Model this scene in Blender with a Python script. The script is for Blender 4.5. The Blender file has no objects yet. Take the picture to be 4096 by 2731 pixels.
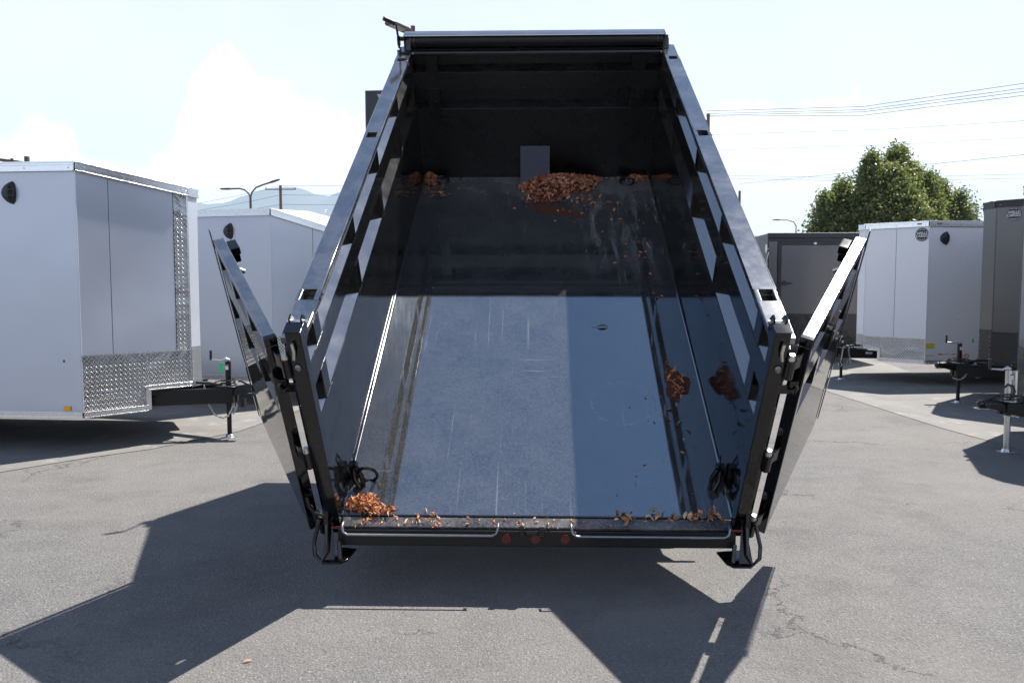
import bpy, bmesh, math, random
from mathutils import Vector, Matrix
from math import radians, sin, cos, pi
rnd = random.Random(7)
SC = bpy.context.scene
COL = SC.collection

# ------------------------------------------------------------------ camera
cam = bpy.data.cameras.new('camera'); cam_o = bpy.data.objects.new('camera', cam); COL.objects.link(cam_o)
cam.sensor_width = 36.0; cam.lens = 29.05; cam.clip_start = 0.05; cam.clip_end = 30000
cam_o.location = (0, 0, 1.64); cam_o.rotation_euler = (radians(86.0), 0, radians(1.66))
SC.camera = cam_o

# ------------------------------------------------------------------ sun and sky
SUN = Vector((0.420, 0.420, 1.0)).normalized()          # towards the sun
SUN_EL = math.asin(SUN.z); SUN_AZ = math.atan2(SUN.x, SUN.y)
sl = bpy.data.lights.new('sun', 'SUN'); sl.energy = 5.0; sl.angle = radians(0.53); sl.color = (1.0, 0.95, 0.88)
so = bpy.data.objects.new('sun', sl); COL.objects.link(so)
so.rotation_euler = SUN.to_track_quat('Z', 'Y').to_euler(); so.location = (20, 20, 40)

world = bpy.data.worlds.new('World'); SC.world = world; world.use_nodes = True
WN = world.node_tree.nodes; WL = world.node_tree.links
for n in list(WN): WN.remove(n)
w_out = WN.new('ShaderNodeOutputWorld'); w_bg = WN.new('ShaderNodeBackground'); w_bg.inputs['Strength'].default_value = 0.078
sky = WN.new('ShaderNodeTexSky'); sky.sky_type = 'NISHITA'; sky.sun_disc = False
sky.sun_elevation = SUN_EL; sky.sun_rotation = SUN_AZ; sky.altitude = 1300; sky.air_density = 1.2; sky.dust_density = 0.3; sky.ozone_density = 4.0
wg = WN.new('ShaderNodeNewGeometry')
wsep = WN.new('ShaderNodeSeparateXYZ'); WL.new(wg.outputs['Incoming'], wsep.inputs[0])
def wmath(op, a=None, b=None, c=None):
    n = WN.new('ShaderNodeMath'); n.operation = op
    for i, v in enumerate((a, b, c)):
        if v is None: continue
        if isinstance(v, (int, float)): n.inputs[i].default_value = v
        else: WL.new(v, n.inputs[i])
    return n.outputs[0]
# direction = -incoming; azimuth in degrees east of north(+Y), elevation in degrees
dx = wmath('MULTIPLY', wsep.outputs[0], -1.0); dy = wmath('MULTIPLY', wsep.outputs[1], -1.0); dz = wmath('MULTIPLY', wsep.outputs[2], -1.0)
az = wmath('MULTIPLY', wmath('ARCTAN2', dx, dy), 180 / pi)
el = wmath('MULTIPLY', wmath('ARCSINE', dz), 180 / pi)
wtc = WN.new('ShaderNodeTexCoord')
wn1 = WN.new('ShaderNodeTexNoise'); wn1.inputs['Scale'].default_value = 20.0; wn1.inputs['Detail'].default_value = 9.0; wn1.inputs['Roughness'].default_value = 0.68
WL.new(wtc.outputs['Generated'], wn1.inputs['Vector'])
wcurve = WN.new('ShaderNodeFloatCurve')
# cloud top (degrees of elevation / 40) over azimuth (-180..180)
azn = wmath('DIVIDE', wmath('ADD', az, 180.0), 360.0)
CT = [(-180, 10), (-140, 7), (-100, 9), (-70, 7), (-45, 8), (-36, 8.6), (-32, 9.4), (-29.5, 9.6), (-27.5, 7.6), (-25.5, 8.0), (-24, 9.0), (-22.9, 10.2), (-22.4, 13.5), (-21.6, 15.0), (-19.6, 14.8), (-17.8, 13.4), (-14.5, 12.2), (-11.5, 11.4), (-6, 11), (5, 10), (15, 12), (25, 11), (60, 9), (100, 10), (140, 8), (180, 10)]
cv = wcurve.mapping.curves[0]
for i, (a_, e_) in enumerate(CT):
    p_ = ((a_ + 180) / 360, e_ / 40)
    if i == 0: cv.points[0].location = p_
    elif i == len(CT) - 1: cv.points[-1].location = p_
    else: cv.points.new(*p_)
wcurve.mapping.update(); WL.new(azn, wcurve.inputs['Value'])
ctop = wmath('MULTIPLY', wcurve.outputs[0], 40.0)
edge = wmath('MULTIPLY', wmath('SUBTRACT', wn1.outputs['Fac'], 0.5), 6.5)
cl = wmath('SUBTRACT', wmath('ADD', ctop, edge), el)
cmask = WN.new('ShaderNodeMapRange'); cmask.inputs['From Min'].default_value = 0.0; cmask.inputs['From Max'].default_value = 1.3; WL.new(cl, cmask.inputs['Value'])
wn2 = WN.new('ShaderNodeTexNoise'); wn2.inputs['Scale'].default_value = 3.2; wn2.inputs['Detail'].default_value = 7.0; wn2.inputs['Roughness'].default_value = 0.6
WL.new(wtc.outputs['Generated'], wn2.inputs['Vector'])
thin = WN.new('ShaderNodeMapRange'); thin.inputs['From Min'].default_value = 0.45; thin.inputs['From Max'].default_value = 0.8; thin.inputs['To Max'].default_value = 0.10
WL.new(wn2.outputs['Fac'], thin.inputs['Value'])
cm = wmath('MULTIPLY', cmask.outputs[0], 0.72)
veil = WN.new('ShaderNodeMapRange'); veil.interpolation_type = 'SMOOTHSTEP'; veil.inputs['From Min'].default_value = 55.0; veil.inputs['From Max'].default_value = 4.0; veil.inputs['To Max'].default_value = 0.80; WL.new(el, veil.inputs['Value'])
wmix0 = WN.new('ShaderNodeMix'); wmix0.data_type = 'RGBA'; WL.new(wmath('MULTIPLY', veil.outputs[0], wmath('ADD', 0.75, wmath('MULTIPLY', wn2.outputs['Fac'], 0.5))), wmix0.inputs['Factor']); WL.new(sky.outputs[0], wmix0.inputs['A']); wmix0.inputs['B'].default_value = (7.3, 7.1, 8.2, 1)
wmix = WN.new('ShaderNodeMix'); wmix.data_type = 'RGBA'; WL.new(cm, wmix.inputs['Factor']); WL.new(wmix0.outputs['Result'], wmix.inputs['A']); wmix.inputs['B'].default_value = (10.0, 10.0, 10.0, 1)
WL.new(wmix.outputs['Result'], w_bg.inputs['Color']); WL.new(w_bg.outputs[0], w_out.inputs['Surface'])

SC.view_settings.view_transform = 'Standard'; SC.view_settings.look = 'None'; SC.view_settings.gamma = 1.0; SC.view_settings.use_curve_mapping = False
SC.view_settings.exposure = 1.2
SC.render.engine = 'CYCLES'
SC.cycles.use_denoising = True
SC.cycles.max_bounces = 8; SC.cycles.diffuse_bounces = 3; SC.cycles.glossy_bounces = 5; SC.cycles.volume_bounces = 0
SC.cycles.sample_clamp_indirect = 6.0; SC.cycles.caustics_reflective = False; SC.cycles.caustics_refractive = False

# ------------------------------------------------------------------ helpers
class Nt:
    """small node-graph helper for a material"""
    def __init__(s, name):
        s.m = bpy.data.materials.new(name); s.m.use_nodes = True
        s.n = s.m.node_tree.nodes; s.l = s.m.node_tree.links
        for x in list(s.n): s.n.remove(x)
        s.out = s.n.new('ShaderNodeOutputMaterial'); s.b = s.n.new('ShaderNodeBsdfPrincipled'); s.l.new(s.b.outputs[0], s.out.inputs['Surface'])
        s.tc = s.n.new('ShaderNodeTexCoord')
    def link(s, v, sock):
        if isinstance(v, (int, float)): sock.default_value = v
        elif isinstance(v, tuple): sock.default_value = v if len(v) == 4 or sock.type == 'VECTOR' else (*v, 1)
        else: s.l.new(v, sock)
    def setb(s, **k):
        for kk, v in k.items(): s.link(v, s.b.inputs[kk.replace('_', ' ')])
        return s
    def math(s, op, a=0.0, b=0.0, c=None, clamp=False):
        n = s.n.new('ShaderNodeMath'); n.operation = op; n.use_clamp = clamp
        s.link(a, n.inputs[0]); s.link(b, n.inputs[1])
        if c is not None: s.link(c, n.inputs[2])
        return n.outputs[0]
    def mapping(s, scale=(1, 1, 1), rot=(0, 0, 0), loc=(0, 0, 0), src=None):
        n = s.n.new('ShaderNodeMapping'); s.l.new(src or s.tc.outputs['Object'], n.inputs['Vector'])
        n.inputs['Scale'].default_value = scale; n.inputs['Rotation'].default_value = rot; n.inputs['Location'].default_value = loc
        return n.outputs[0]
    def noise(s, scale, detail=4, rough=0.55, vec=None, dist=0.0):
        n = s.n.new('ShaderNodeTexNoise'); n.inputs['Scale'].default_value = scale; n.inputs['Detail'].default_value = detail
        n.inputs['Roughness'].default_value = rough; n.inputs['Distortion'].default_value = dist
        s.l.new(vec or s.tc.outputs['Object'], n.inputs['Vector']); return n.outputs['Fac']
    def voro(s, scale, feature='F1', vec=None, out='Distance', rand=1.0):
        n = s.n.new('ShaderNodeTexVoronoi'); n.feature = feature; n.inputs['Scale'].default_value = scale; n.inputs['Randomness'].default_value = rand
        s.l.new(vec or s.tc.outputs['Object'], n.inputs['Vector']); return n.outputs[out]
    def ramp(s, v, a, b, lo=0.0, hi=1.0, smooth=False):
        n = s.n.new('ShaderNodeMapRange'); s.link(v, n.inputs['Value'])
        if smooth: n.interpolation_type = 'SMOOTHSTEP'
        n.inputs['From Min'].default_value = a; n.inputs['From Max'].default_value = b; n.inputs['To Min'].default_value = lo; n.inputs['To Max'].default_value = hi
        return n.outputs[0]
    def mix(s, f, a, b):
        n = s.n.new('ShaderNodeMix'); n.data_type = 'RGBA'; s.link(f, n.inputs['Factor']); s.link(a, n.inputs['A']); s.link(b, n.inputs['B']); return n.outputs['Result']
    def bump(s, h, strength=0.3, dist=0.01, normal=None):
        n = s.n.new('ShaderNodeBump'); n.inputs['Strength'].default_value = strength; n.inputs['Distance'].default_value = dist
        s.l.new(h, n.inputs['Height'])
        if normal is not None: s.l.new(normal, n.inputs['Normal'])
        return n.outputs[0]
    def sep(s, v=None):
        n = s.n.new('ShaderNodeSeparateXYZ'); s.l.new(v or s.tc.outputs['Object'], n.inputs[0]); return n.outputs

def simple(name, col, rough=0.5, metal=0.0, var=0.12, scale=6.0, bump=0.0, coat=0.0, spec=0.5):
    t = Nt(name)
    f = t.noise(scale, 5)
    a = tuple(c * (1 - var) for c in col); b = tuple(min(1, c * (1 + var)) for c in col)
    t.setb(Base_Color=t.mix(f, a, b), Roughness=t.ramp(t.noise(scale * 3, 4), 0.3, 0.7, rough * 0.85, min(1, rough * 1.15)), Metallic=metal)
    t.b.inputs['Coat Weight'].default_value = coat; t.b.inputs['Coat Roughness'].default_value = 0.05
    t.b.inputs['Specular IOR Level'].default_value = spec
    if bump: t.setb(Normal=t.bump(t.noise(scale * 8, 3), bump, 0.004))
    return t.m

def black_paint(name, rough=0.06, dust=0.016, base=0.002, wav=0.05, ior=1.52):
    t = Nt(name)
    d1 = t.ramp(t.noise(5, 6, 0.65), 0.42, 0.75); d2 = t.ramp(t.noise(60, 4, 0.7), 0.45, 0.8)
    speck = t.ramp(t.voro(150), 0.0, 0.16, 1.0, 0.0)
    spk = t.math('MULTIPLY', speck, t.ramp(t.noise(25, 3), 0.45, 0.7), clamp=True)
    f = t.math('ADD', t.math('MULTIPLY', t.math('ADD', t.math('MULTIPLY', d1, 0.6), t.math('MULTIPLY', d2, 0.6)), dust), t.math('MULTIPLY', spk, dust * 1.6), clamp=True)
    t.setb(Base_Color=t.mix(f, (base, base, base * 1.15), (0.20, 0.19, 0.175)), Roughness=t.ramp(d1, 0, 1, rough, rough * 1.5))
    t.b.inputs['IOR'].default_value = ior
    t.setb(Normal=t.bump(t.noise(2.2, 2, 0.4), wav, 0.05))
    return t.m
PAINT = black_paint('black_gloss_paint')
PAINT_DULL = black_paint('black_satin_paint', 0.25, 0.012, 0.0025, 0.05, 1.5)
RAILP = black_paint('sunlit_rail_paint', 0.085, 0.50, 0.010, 0.03, 3.3)  # same black paint made dustier and shinier, so the sunlit rails look brighter
HOUSEP = black_paint('housing_paint', 0.10, 0.3, 0.02, 0.03, 4.0)
LEDGEP = black_paint('wall_paint', 0.07, 0.05, 0.003, 0.04, 1.5)
LEDGED = black_paint('dusty_skylit_ledge_paint', 0.10, 0.16, 0.008, 0.03, 3.0)  # some dust, plus shine raised to give the ledges their bright sky glare
SILLP = black_paint('dusty_sill_paint', 0.2, 1.0, 0.035)
DOORP = black_paint('black_door_paint', 0.035, 0.03, 0.004, 0.03, 1.7)

def floor_mat():
    t = Nt('black_bed_floor_paint')
    o = t.sep()
    dust = t.ramp(t.noise(3.5, 7, 0.68), 0.35, 0.75); fine = t.ramp(t.noise(90, 4, 0.75), 0.40, 0.78)
    speck = t.math('MULTIPLY', t.ramp(t.voro(75), 0.0, 0.13, 1.0, 0.0), t.ramp(t.noise(14, 3, 0.7), 0.5, 0.66), clamp=True)
    speck2 = t.math('MULTIPLY', t.ramp(t.voro(28), 0.0, 0.06, 1.0, 0.0), t.ramp(t.noise(6, 3, 0.7), 0.45, 0.6), clamp=True)
    # dried silt near the front wall and run-off streaks on the right
    front = t.math('MULTIPLY', t.ramp(o[1], 3.35, 3.95, 0, 1, True), t.ramp(t.noise(2.4, 6, 0.6, t.mapping((1, 1.0, 1), loc=(3, 1, 0))), 0.34, 0.62))
    strk = t.noise(7, 5, 0.6, t.mapping((1.6, 0.28, 1), loc=(1.3, 0.4, 0)), 0.6)
    smask = t.math('MULTIPLY', t.math('MULTIPLY', t.ramp(o[0], 0.25, 0.5, 0, 1, True), t.ramp(o[1], 2.0, 3.1, 0, 1, True)), t.ramp(o[1], 3.3, 3.9, 1, 0.2, True))
    streak = t.math('MULTIPLY', t.ramp(strk, 0.46, 0.70), smask)
    # long scratches that run along the bed
    scr = t.math('MULTIPLY', t.ramp(t.noise(45, 2, 0.5, t.mapping((1, 0.025, 1), rot=(0, 0, 0.03))), 0.64, 0.74), t.ramp(t.noise(1.7, 2, 0.5, t.mapping((1, 1, 1), loc=(7, 2, 0))), 0.42, 0.55))
    scr2 = t.math('MULTIPLY', t.ramp(t.noise(30, 2, 0.5, t.mapping((0.05, 1, 1), rot=(0, 0, 0.35), loc=(2, 0, 0)), 0.3), 0.68, 0.76), t.ramp(t.noise(2.1, 3, 0.5, t.mapping((1, 1, 1), loc=(1, 8, 0))), 0.52, 0.6))
    # a faint circular scuff
    rx = t.math('SUBTRACT', o[0], 0.54); ry = t.math('SUBTRACT', o[1], 0.91)
    rr = t.math('SQRT', t.math('ADD', t.math('POWER', rx, 2.0), t.math('POWER', ry, 2.0)))
    ring = t.math('MULTIPLY', t.ramp(t.math('ABSOLUTE', t.math('SUBTRACT', rr, t.math('ADD', 0.17, t.math('MULTIPLY', t.noise(4), 0.05)))), 0.0, 0.018, 1, 0), t.ramp(t.noise(16, 5, 0.7), 0.45, 0.62))
    f = t.math('ADD', t.math('MULTIPLY_ADD', dust, 0.12, 0.05), t.math('MULTIPLY', fine, 0.25))
    f = t.math('ADD', f, t.math('MULTIPLY', speck, 0.9)); f = t.math('ADD', f, speck2)
    f = t.math('ADD', f, t.math('MULTIPLY', front, 0.40)); f = t.math('ADD', f, t.math('MULTIPLY', streak, 0.75))
    f = t.math('ADD', f, t.math('MULTIPLY', t.math('MAXIMUM', scr, scr2), 0.30)); f = t.math('ADD', f, t.math('MULTIPLY', ring, 0.35), clamp=True)
    t.setb(Base_Color=t.mix(f, (0.004, 0.005, 0.008), (0.27, 0.265, 0.25)), Roughness=t.ramp(t.math('ADD', t.math('MULTIPLY', streak, 0.8), t.math('ADD', t.math('MULTIPLY', front, 0.8), t.math('MULTIPLY', ring, 0.5))), 0, 1, 0.035, 0.5))
    t.b.inputs['IOR'].default_value = 2.9; t.b.inputs['Specular Tint'].default_value = (0.80, 0.92, 1.0, 1)  # blue of the mirrored sky strengthened through the specular tint
    t.setb(Normal=t.bump(t.noise(1.6, 2, 0.4), 0.015, 0.03))
    return t.m
FLOORM = floor_mat()

def skin(name, col, rough=0.28, metal=0.35, wav=0.16):
    t = Nt(name)
    f = t.noise(1.1, 3)
    t.setb(Base_Color=t.mix(f, tuple(c * 0.97 for c in col), tuple(min(1, c * 1.03) for c in col)), Metallic=metal, Roughness=rough)
    t.b.inputs['Coat Weight'].default_value = 0.25; t.b.inputs['Coat Roughness'].default_value = 0.2
    t.setb(Normal=t.bump(t.noise(0.9, 2, 0.45), wav, 0.06))
    return t.m
SILVER = skin('silver_painted_aluminium', (0.53, 0.565, 0.635), 0.26, 0.30, 0.28)
WHITE = skin('white_painted_aluminium', (0.80, 0.805, 0.82), 0.22, 0.0, 0.10)
PEWTER = skin('pewter_painted_aluminium', (0.11, 0.108, 0.107), 0.20, 0.5)
CHAR = skin('charcoal_painted_aluminium', (0.105, 0.103, 0.108), 0.28, 0.3)
ALU = simple('bright_aluminium_trim', (0.78, 0.79, 0.80), 0.24, 1.0, 0.05, 20, 0.05)
GALV = simple('zinc_plated_steel', (0.62, 0.62, 0.60), 0.32, 1.0, 0.15, 30, 0.1)
BLKTRIM = simple('black_trim', (0.012, 0.012, 0.013), 0.35, 0.0, 0.2)
PLASTIC = simple('black_plastic', (0.014, 0.014, 0.016), 0.45, 0.0, 0.15, 20, 0.05)
RUBBER = simple('tyre_rubber', (0.02, 0.02, 0.02), 0.8, 0.0, 0.2, 30, 0.2)
TARP = simple('black_vinyl_tarp', (0.010, 0.010, 0.011), 0.42, 0.0, 0.3, 30, 0.25)
BAREST = simple('worn_steel_rod', (0.22, 0.23, 0.24), 0.33, 0.9, 0.2, 40)
FRAMEB = simple('black_chassis_paint', (0.005, 0.005, 0.0055), 0.34, 0.0, 0.25, 12, 0.05, spec=0.35)
AMBER = simple('amber_marker_lens', (0.85, 0.36, 0.02), 0.25, 0.0, 0.05)
REDL = simple('red_lamp_lens', (0.075, 0.005, 0.004), 0.25, 0.0, 0.2)
GREENTAG = simple('green_paper_tag', (0.05, 0.66, 0.26), 0.7, 0.0, 0.05)
WHITEP = simple('white_print', (0.8, 0.8, 0.8), 0.5, 0.0, 0.03)
ORANGEP = simple('orange_print', (0.75, 0.24, 0.03), 0.5, 0.0, 0.05)
YELP = simple('yellow_print', (0.72, 0.55, 0.05), 0.5, 0.0, 0.05)
BLUEP = simple('pale_blue_print', (0.35, 0.5, 0.72), 0.5, 0.0, 0.05)
REDP = simple('red_print', (0.55, 0.05, 0.04), 0.5, 0.0, 0.05)
SIGNM = simple('dark_sign_paint', (0.022, 0.026, 0.032), 0.55, 0.0, 0.2)
WOODP = simple('weathered_pole_wood', (0.16, 0.10, 0.065), 0.9, 0.0, 0.3, 3, 0.3)
LAMPM = simple('bronze_lamp_housing', (0.10, 0.07, 0.055), 0.5, 0.3, 0.2)
LEDM = simple('led_lens', (0.45, 0.46, 0.42), 0.3, 0.0, 0.1)
WIRE = simple('wire', (0.10, 0.11, 0.12), 0.6, 0.2, 0.1)
PORC = simple('insulator_porcelain', (0.25, 0.24, 0.24), 0.4)

def diamond(name, col, rough, metal=1.0, pitch=0.046):
    """tread plate: short raised bars in alternating directions"""
    t = Nt(name)
    uv = t.tc.outputs['UV']; o = t.sep(uv)
    u = t.math('DIVIDE', o[0], pitch); v = t.math('DIVIDE', o[1], pitch)
    def bars(uo, vo, ang):
        uu = t.math('SUBTRACT', t.math('FRACT', t.math('ADD', u, uo)), 0.5); vv = t.math('SUBTRACT', t.math('FRACT', t.math('ADD', v, vo)), 0.5)
        c, s_ = cos(ang), sin(ang)
        a = t.math('ADD', t.math('MULTIPLY', uu, c), t.math('MULTIPLY', vv, s_)); b = t.math('SUBTRACT', t.math('MULTIPLY', vv, c), t.math('MULTIPLY', uu, s_))
        d = t.math('ADD', t.math('POWER', t.math('DIVIDE', a, 0.42), 2.0), t.math('POWER', t.math('DIVIDE', b, 0.11), 2.0))
        return t.ramp(d, 0.25, 1.0, 1.0, 0.0, True)
    h = t.math('MAXIMUM', bars(0, 0, 0.9), bars(0.5, 0.5, -0.75))
    big = t.noise(1.6, 3, 0.5, uv, 0.8)
    t.setb(Base_Color=t.mix(h, tuple(c * 0.66 for c in col), tuple(min(1, c * 1.08) for c in col)), Metallic=metal, Roughness=t.ramp(h, 0, 1, rough, rough * 1.7), Normal=t.bump(h, 0.7, 0.005, t.bump(big, 0.7, 0.06)))
    return t.m
DIA = diamond('bright_diamond_plate', (0.62, 0.63, 0.64), 0.26)
DIAB = diamond('black_diamond_plate', (0.06, 0.06, 0.062), 0.25, 0.7)
DIAS = diamond('soft_aluminium_plate', (0.62, 0.64, 0.66), 0.32)

class MB:
    def __init__(s): s.bm = bmesh.new(); s.uv = s.bm.loops.layers.uv.new('UVMap')
    def poly(s, pts, uvs=None):
        vs = [s.bm.verts.new(Vector(p)) for p in pts]; f = s.bm.faces.new(vs)
        if uvs:
            for l, q in zip(f.loops, uvs): l[s.uv].uv = q
        return s
    def box(s, a, b, M=None):
        c = [Vector((x, y, z)) for x in (a[0], b[0]) for y in (a[1], b[1]) for z in (a[2], b[2])]
        if M: c = [M @ p for p in c]
        v = [s.bm.verts.new(p) for p in c]
        for q in ((0, 1, 3, 2), (4, 6, 7, 5), (0, 4, 5, 1), (2, 3, 7, 6), (0, 2, 6, 4), (1, 5, 7, 3)): s.bm.faces.new([v[i] for i in q])
        return s
    def prism(s, pts, vec):
        vec = Vector(vec); A = [s.bm.verts.new(Vector(p)) for p in pts]; B = [s.bm.verts.new(Vector(p) + vec) for p in pts]
        s.bm.faces.new(A); s.bm.faces.new(B[::-1]); n = len(A)
        for i in range(n): s.bm.faces.new([A[i], B[i], B[(i + 1) % n], A[(i + 1) % n]])
        return s
    def tube(s, pts, r, seg=10, closed=False, cap=True):
        pts = [Vector(p) for p in pts]; n = len(pts); rings = []; prev = None
        rr = r if isinstance(r, (list, tuple)) else [r] * n
        for i, p in enumerate(pts):
            if closed: d = pts[(i + 1) % n] - pts[i - 1]
            else: d = pts[min(i + 1, n - 1)] - pts[max(i - 1, 0)]
            d.normalize()
            if prev is None:
                u = d.orthogonal().normalized()
            else:
                u = (prev - d * prev.dot(d)); u = u.normalized() if u.length > 1e-6 else d.orthogonal().normalized()
            prev = u; w = d.cross(u)
            rings.append([s.bm.verts.new(p + (u * cos(2 * pi * k / seg) + w * sin(2 * pi * k / seg)) * rr[i]) for k in range(seg)])
        m = n if closed else n - 1
        for i in range(m):
            a, b = rings[i], rings[(i + 1) % n]
            for k in range(seg): s.bm.faces.new([a[k], a[(k + 1) % seg], b[(k + 1) % seg], b[k]])
        if cap and not closed: s.bm.faces.new(rings[0][::-1]); s.bm.faces.new(rings[-1])
        return s
    def ball(s, c, r, sc=(1, 1, 1), seg=8):
        M = Matrix.Translation(Vector(c)) @ Matrix.Diagonal((*sc, 1))
        bmesh.ops.create_uvsphere(s.bm, u_segments=seg, v_segments=max(4, seg // 2 + 1), radius=r, matrix=M); return s
    def loft(s, rings, cap=True):
        R = [[s.bm.verts.new(Vector(p)) for p in r] for r in rings]; n = len(R[0])
        for a, b in zip(R, R[1:]):
            for k in range(n): s.bm.faces.new([a[k], a[(k + 1) % n], b[(k + 1) % n], b[k]])
        if cap: s.bm.faces.new(R[0][::-1]); s.bm.faces.new(R[-1])
        return s
    def build(s, name, mat, parent=None, M=None, bevel=0.0, smooth=None, recalc=True):
        if recalc: bmesh.ops.recalc_face_normals(s.bm, faces=s.bm.faces)
        me = bpy.data.meshes.new(name); s.bm.to_mesh(me); s.bm.free()
        o = bpy.data.objects.new(name, me); COL.objects.link(o)
        me.materials.append(mat)
        if parent is not None: o.parent = parent
        if M is not None: o.matrix_basis = M
        if bevel > 0:
            b = o.modifiers.new('bevel', 'BEVEL'); b.width = bevel; b.segments = 2; b.limit_method = 'ANGLE'; b.angle_limit = radians(35); b.harden_normals = True
            if smooth is None: smooth = 40
        if smooth:
            me.shade_smooth()
            try: me.set_sharp_from_angle(angle=radians(smooth))
            except Exception: pass
        return o

def tag(o, label=None, cat=None, group=None, kind=None):
    if label: o['label'] = label
    if cat: o['category'] = cat
    if group: o['group'] = group
    if kind: o['kind'] = kind
    return o
def empty(name, loc=(0, 0, 0), rz=0.0, label=None, cat=None, group=None):
    o = bpy.data.objects.new(name, None); COL.objects.link(o); o.location = loc; o.rotation_euler = (0, 0, rz); o.empty_display_size = 0.2
    return tag(o, label, cat, group)
def copy_tree(o, parent=None):
    c = o.copy(); COL.objects.link(c)
    if parent is not None: c.parent = parent
    for ch in [x for x in o.children]: copy_tree(ch, c)
    return c
def text_mesh(name, body, size, mat, parent, M, extrude=0.001):
    cu = bpy.data.curves.new(name, 'FONT'); cu.body = body; cu.size = size; cu.align_x = 'CENTER'; cu.align_y = 'CENTER'; cu.extrude = extrude; cu.offset = size * 0.018
    t = bpy.data.objects.new(name + '_t', cu); COL.objects.link(t)
    dg = bpy.context.evaluated_depsgraph_get(); me = bpy.data.meshes.new_from_object(t.evaluated_get(dg)); bpy.data.objects.remove(t); bpy.data.curves.remove(cu)
    o = bpy.data.objects.new(name, me); COL.objects.link(o); me.materials.clear(); me.materials.append(mat); o.parent = parent; o.matrix_basis = M; return o

# ------------------------------------------------------------------ ground
def asphalt():
    t = Nt('weathered_asphalt')
    big = t.noise(0.35, 5, 0.55); mid = t.noise(3.0, 6, 0.65); fine = t.noise(55, 5, 0.8)
    stone = t.voro(95, out='Color'); sd = t.voro(95)
    sc = t.sep(stone)
    f = t.math('ADD', t.math('MULTIPLY', fine, 0.75), t.math('MULTIPLY', mid, 0.25))
    c1 = t.mix(t.ramp(f, 0.32, 0.68), (0.058, 0.057, 0.058), (0.185, 0.178, 0.170))
    pale = t.math('MULTIPLY', t.ramp(sc[0], 0.86, 0.93), t.ramp(sd, 0.25, 0.45, 1, 0))
    dark = t.math('MULTIPLY', t.ramp(sc[1], 0.80, 0.9), t.ramp(sd, 0.3, 0.5, 1, 0))
    c2 = t.mix(t.math('MULTIPLY', pale, 0.8), c1, (0.34, 0.33, 0.31)); c2 = t.mix(t.math('MULTIPLY', dark, 0.75), c2, (0.028, 0.027, 0.027))
    c3 = t.mix(t.ramp(big, 0.42, 0.66, 0, 0.6), c2, (0.175, 0.164, 0.150))
    stain = t.math('MULTIPLY', t.ramp(t.noise(1.1, 6, 0.7, t.mapping(loc=(4, 9, 0))), 0.52, 0.70), 0.38)
    c4 = t.mix(stain, c3, (0.05, 0.05, 0.05))
    warp = t.n.new('ShaderNodeVectorMath'); warp.operation = 'ADD'
    nz = t.n.new('ShaderNodeTexNoise'); nz.inputs['Scale'].default_value = 2.6; nz.inputs['Detail'].default_value = 8; nz.inputs['Roughness'].default_value = 0.7
    t.l.new(t.tc.outputs['Object'], nz.inputs['Vector']); scl = t.n.new('ShaderNodeVectorMath'); scl.operation = 'SCALE'; scl.inputs['Scale'].default_value = 0.9
    t.l.new(nz.outputs['Color'], scl.inputs[0]); t.l.new(t.tc.outputs['Object'], warp.inputs[0]); t.l.new(scl.outputs[0], warp.inputs[1])
    ce = t.voro(0.42, 'DISTANCE_TO_EDGE', warp.outputs[0])
    crack = t.math('MULTIPLY', t.ramp(ce, 0.0, 0.0035, 1, 0), t.ramp(t.noise(0.8, 4, 0.6, t.mapping(loc=(2, 5, 0))), 0.50, 0.60))
    c5 = t.mix(t.math('MULTIPLY', crack, 0.28), c4, (0.03, 0.03, 0.03))
    h = t.math('SUBTRACT', t.math('ADD', t.math('MULTIPLY', fine, 0.5), t.math('MULTIPLY', sd, -1.0)), t.math('MULTIPLY', crack, 1.5))
    t.setb(Base_Color=c5, Roughness=0.82, Normal=t.bump(h, 0.8, 0.008))
    t.b.inputs['Specular IOR Level'].default_value = 0.35
    return t.m
def concrete():
    t = Nt('worn_concrete_gutter')
    mid = t.noise(1.2, 6, 0.62); fine = t.noise(120, 4, 0.7); spot = t.ramp(t.noise(2.8, 5, 0.7, t.mapping(loc=(3, 0, 0))), 0.56, 0.66)
    c = t.mix(t.ramp(mid, 0.3, 0.7), (0.135, 0.130, 0.122), (0.205, 0.196, 0.182)); c = t.mix(t.math('MULTIPLY', fine, 0.4), c, (0.11, 0.107, 0.10))
    c = t.mix(t.math('MULTIPLY', spot, 0.5), c, (0.30, 0.285, 0.26))
    t.setb(Base_Color=c, Roughness=0.85, Normal=t.bump(fine, 0.3, 0.003)); return t.m
g = MB(); R_ = 9500
g.poly([(-R_, -R_, 0), (R_, -R_, 0), (R_, R_, 0), (-R_, R_, 0)])
tag(g.build('ground', asphalt(), recalc=False), kind='structure')
g = MB()
lo = [(4.2, 40), (4.36, 17), (4.44, 12.75), (4.56, 10.3), (4.62, 9.4), (4.76, 8.5), (4.95, 7.2), (5.4, 4.5), (6.0, 1.0), (7.0, -5)]
hi = [(7.6, 40), (7.2, 17), (6.6, 13.4), (6.75, 11.6), (6.9, 10.2), (7.0, 9.2), (7.15, 7.4), (7.6, 4.7), (8.2, 1.0), (9.2, -5)]
rg = [[(a, b, 0.005), (c, d, 0.005)] for (a, b), (c, d) in zip(lo, hi)]
for p, q in zip(rg, rg[1:]): g.poly([p[0], q[0], q[1], p[1]])
tag(g.build('concrete_gutter', concrete(), recalc=False), kind='structure')
g = MB()
lo = [(-9, 6.2), (-6, 6.72), (-4.66, 6.97), (-4.25, 7.55), (-3.82, 8.0), (-3.3, 9.0), (-3.0, 11), (-2.9, 16), (-2.9, 30)]
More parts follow.
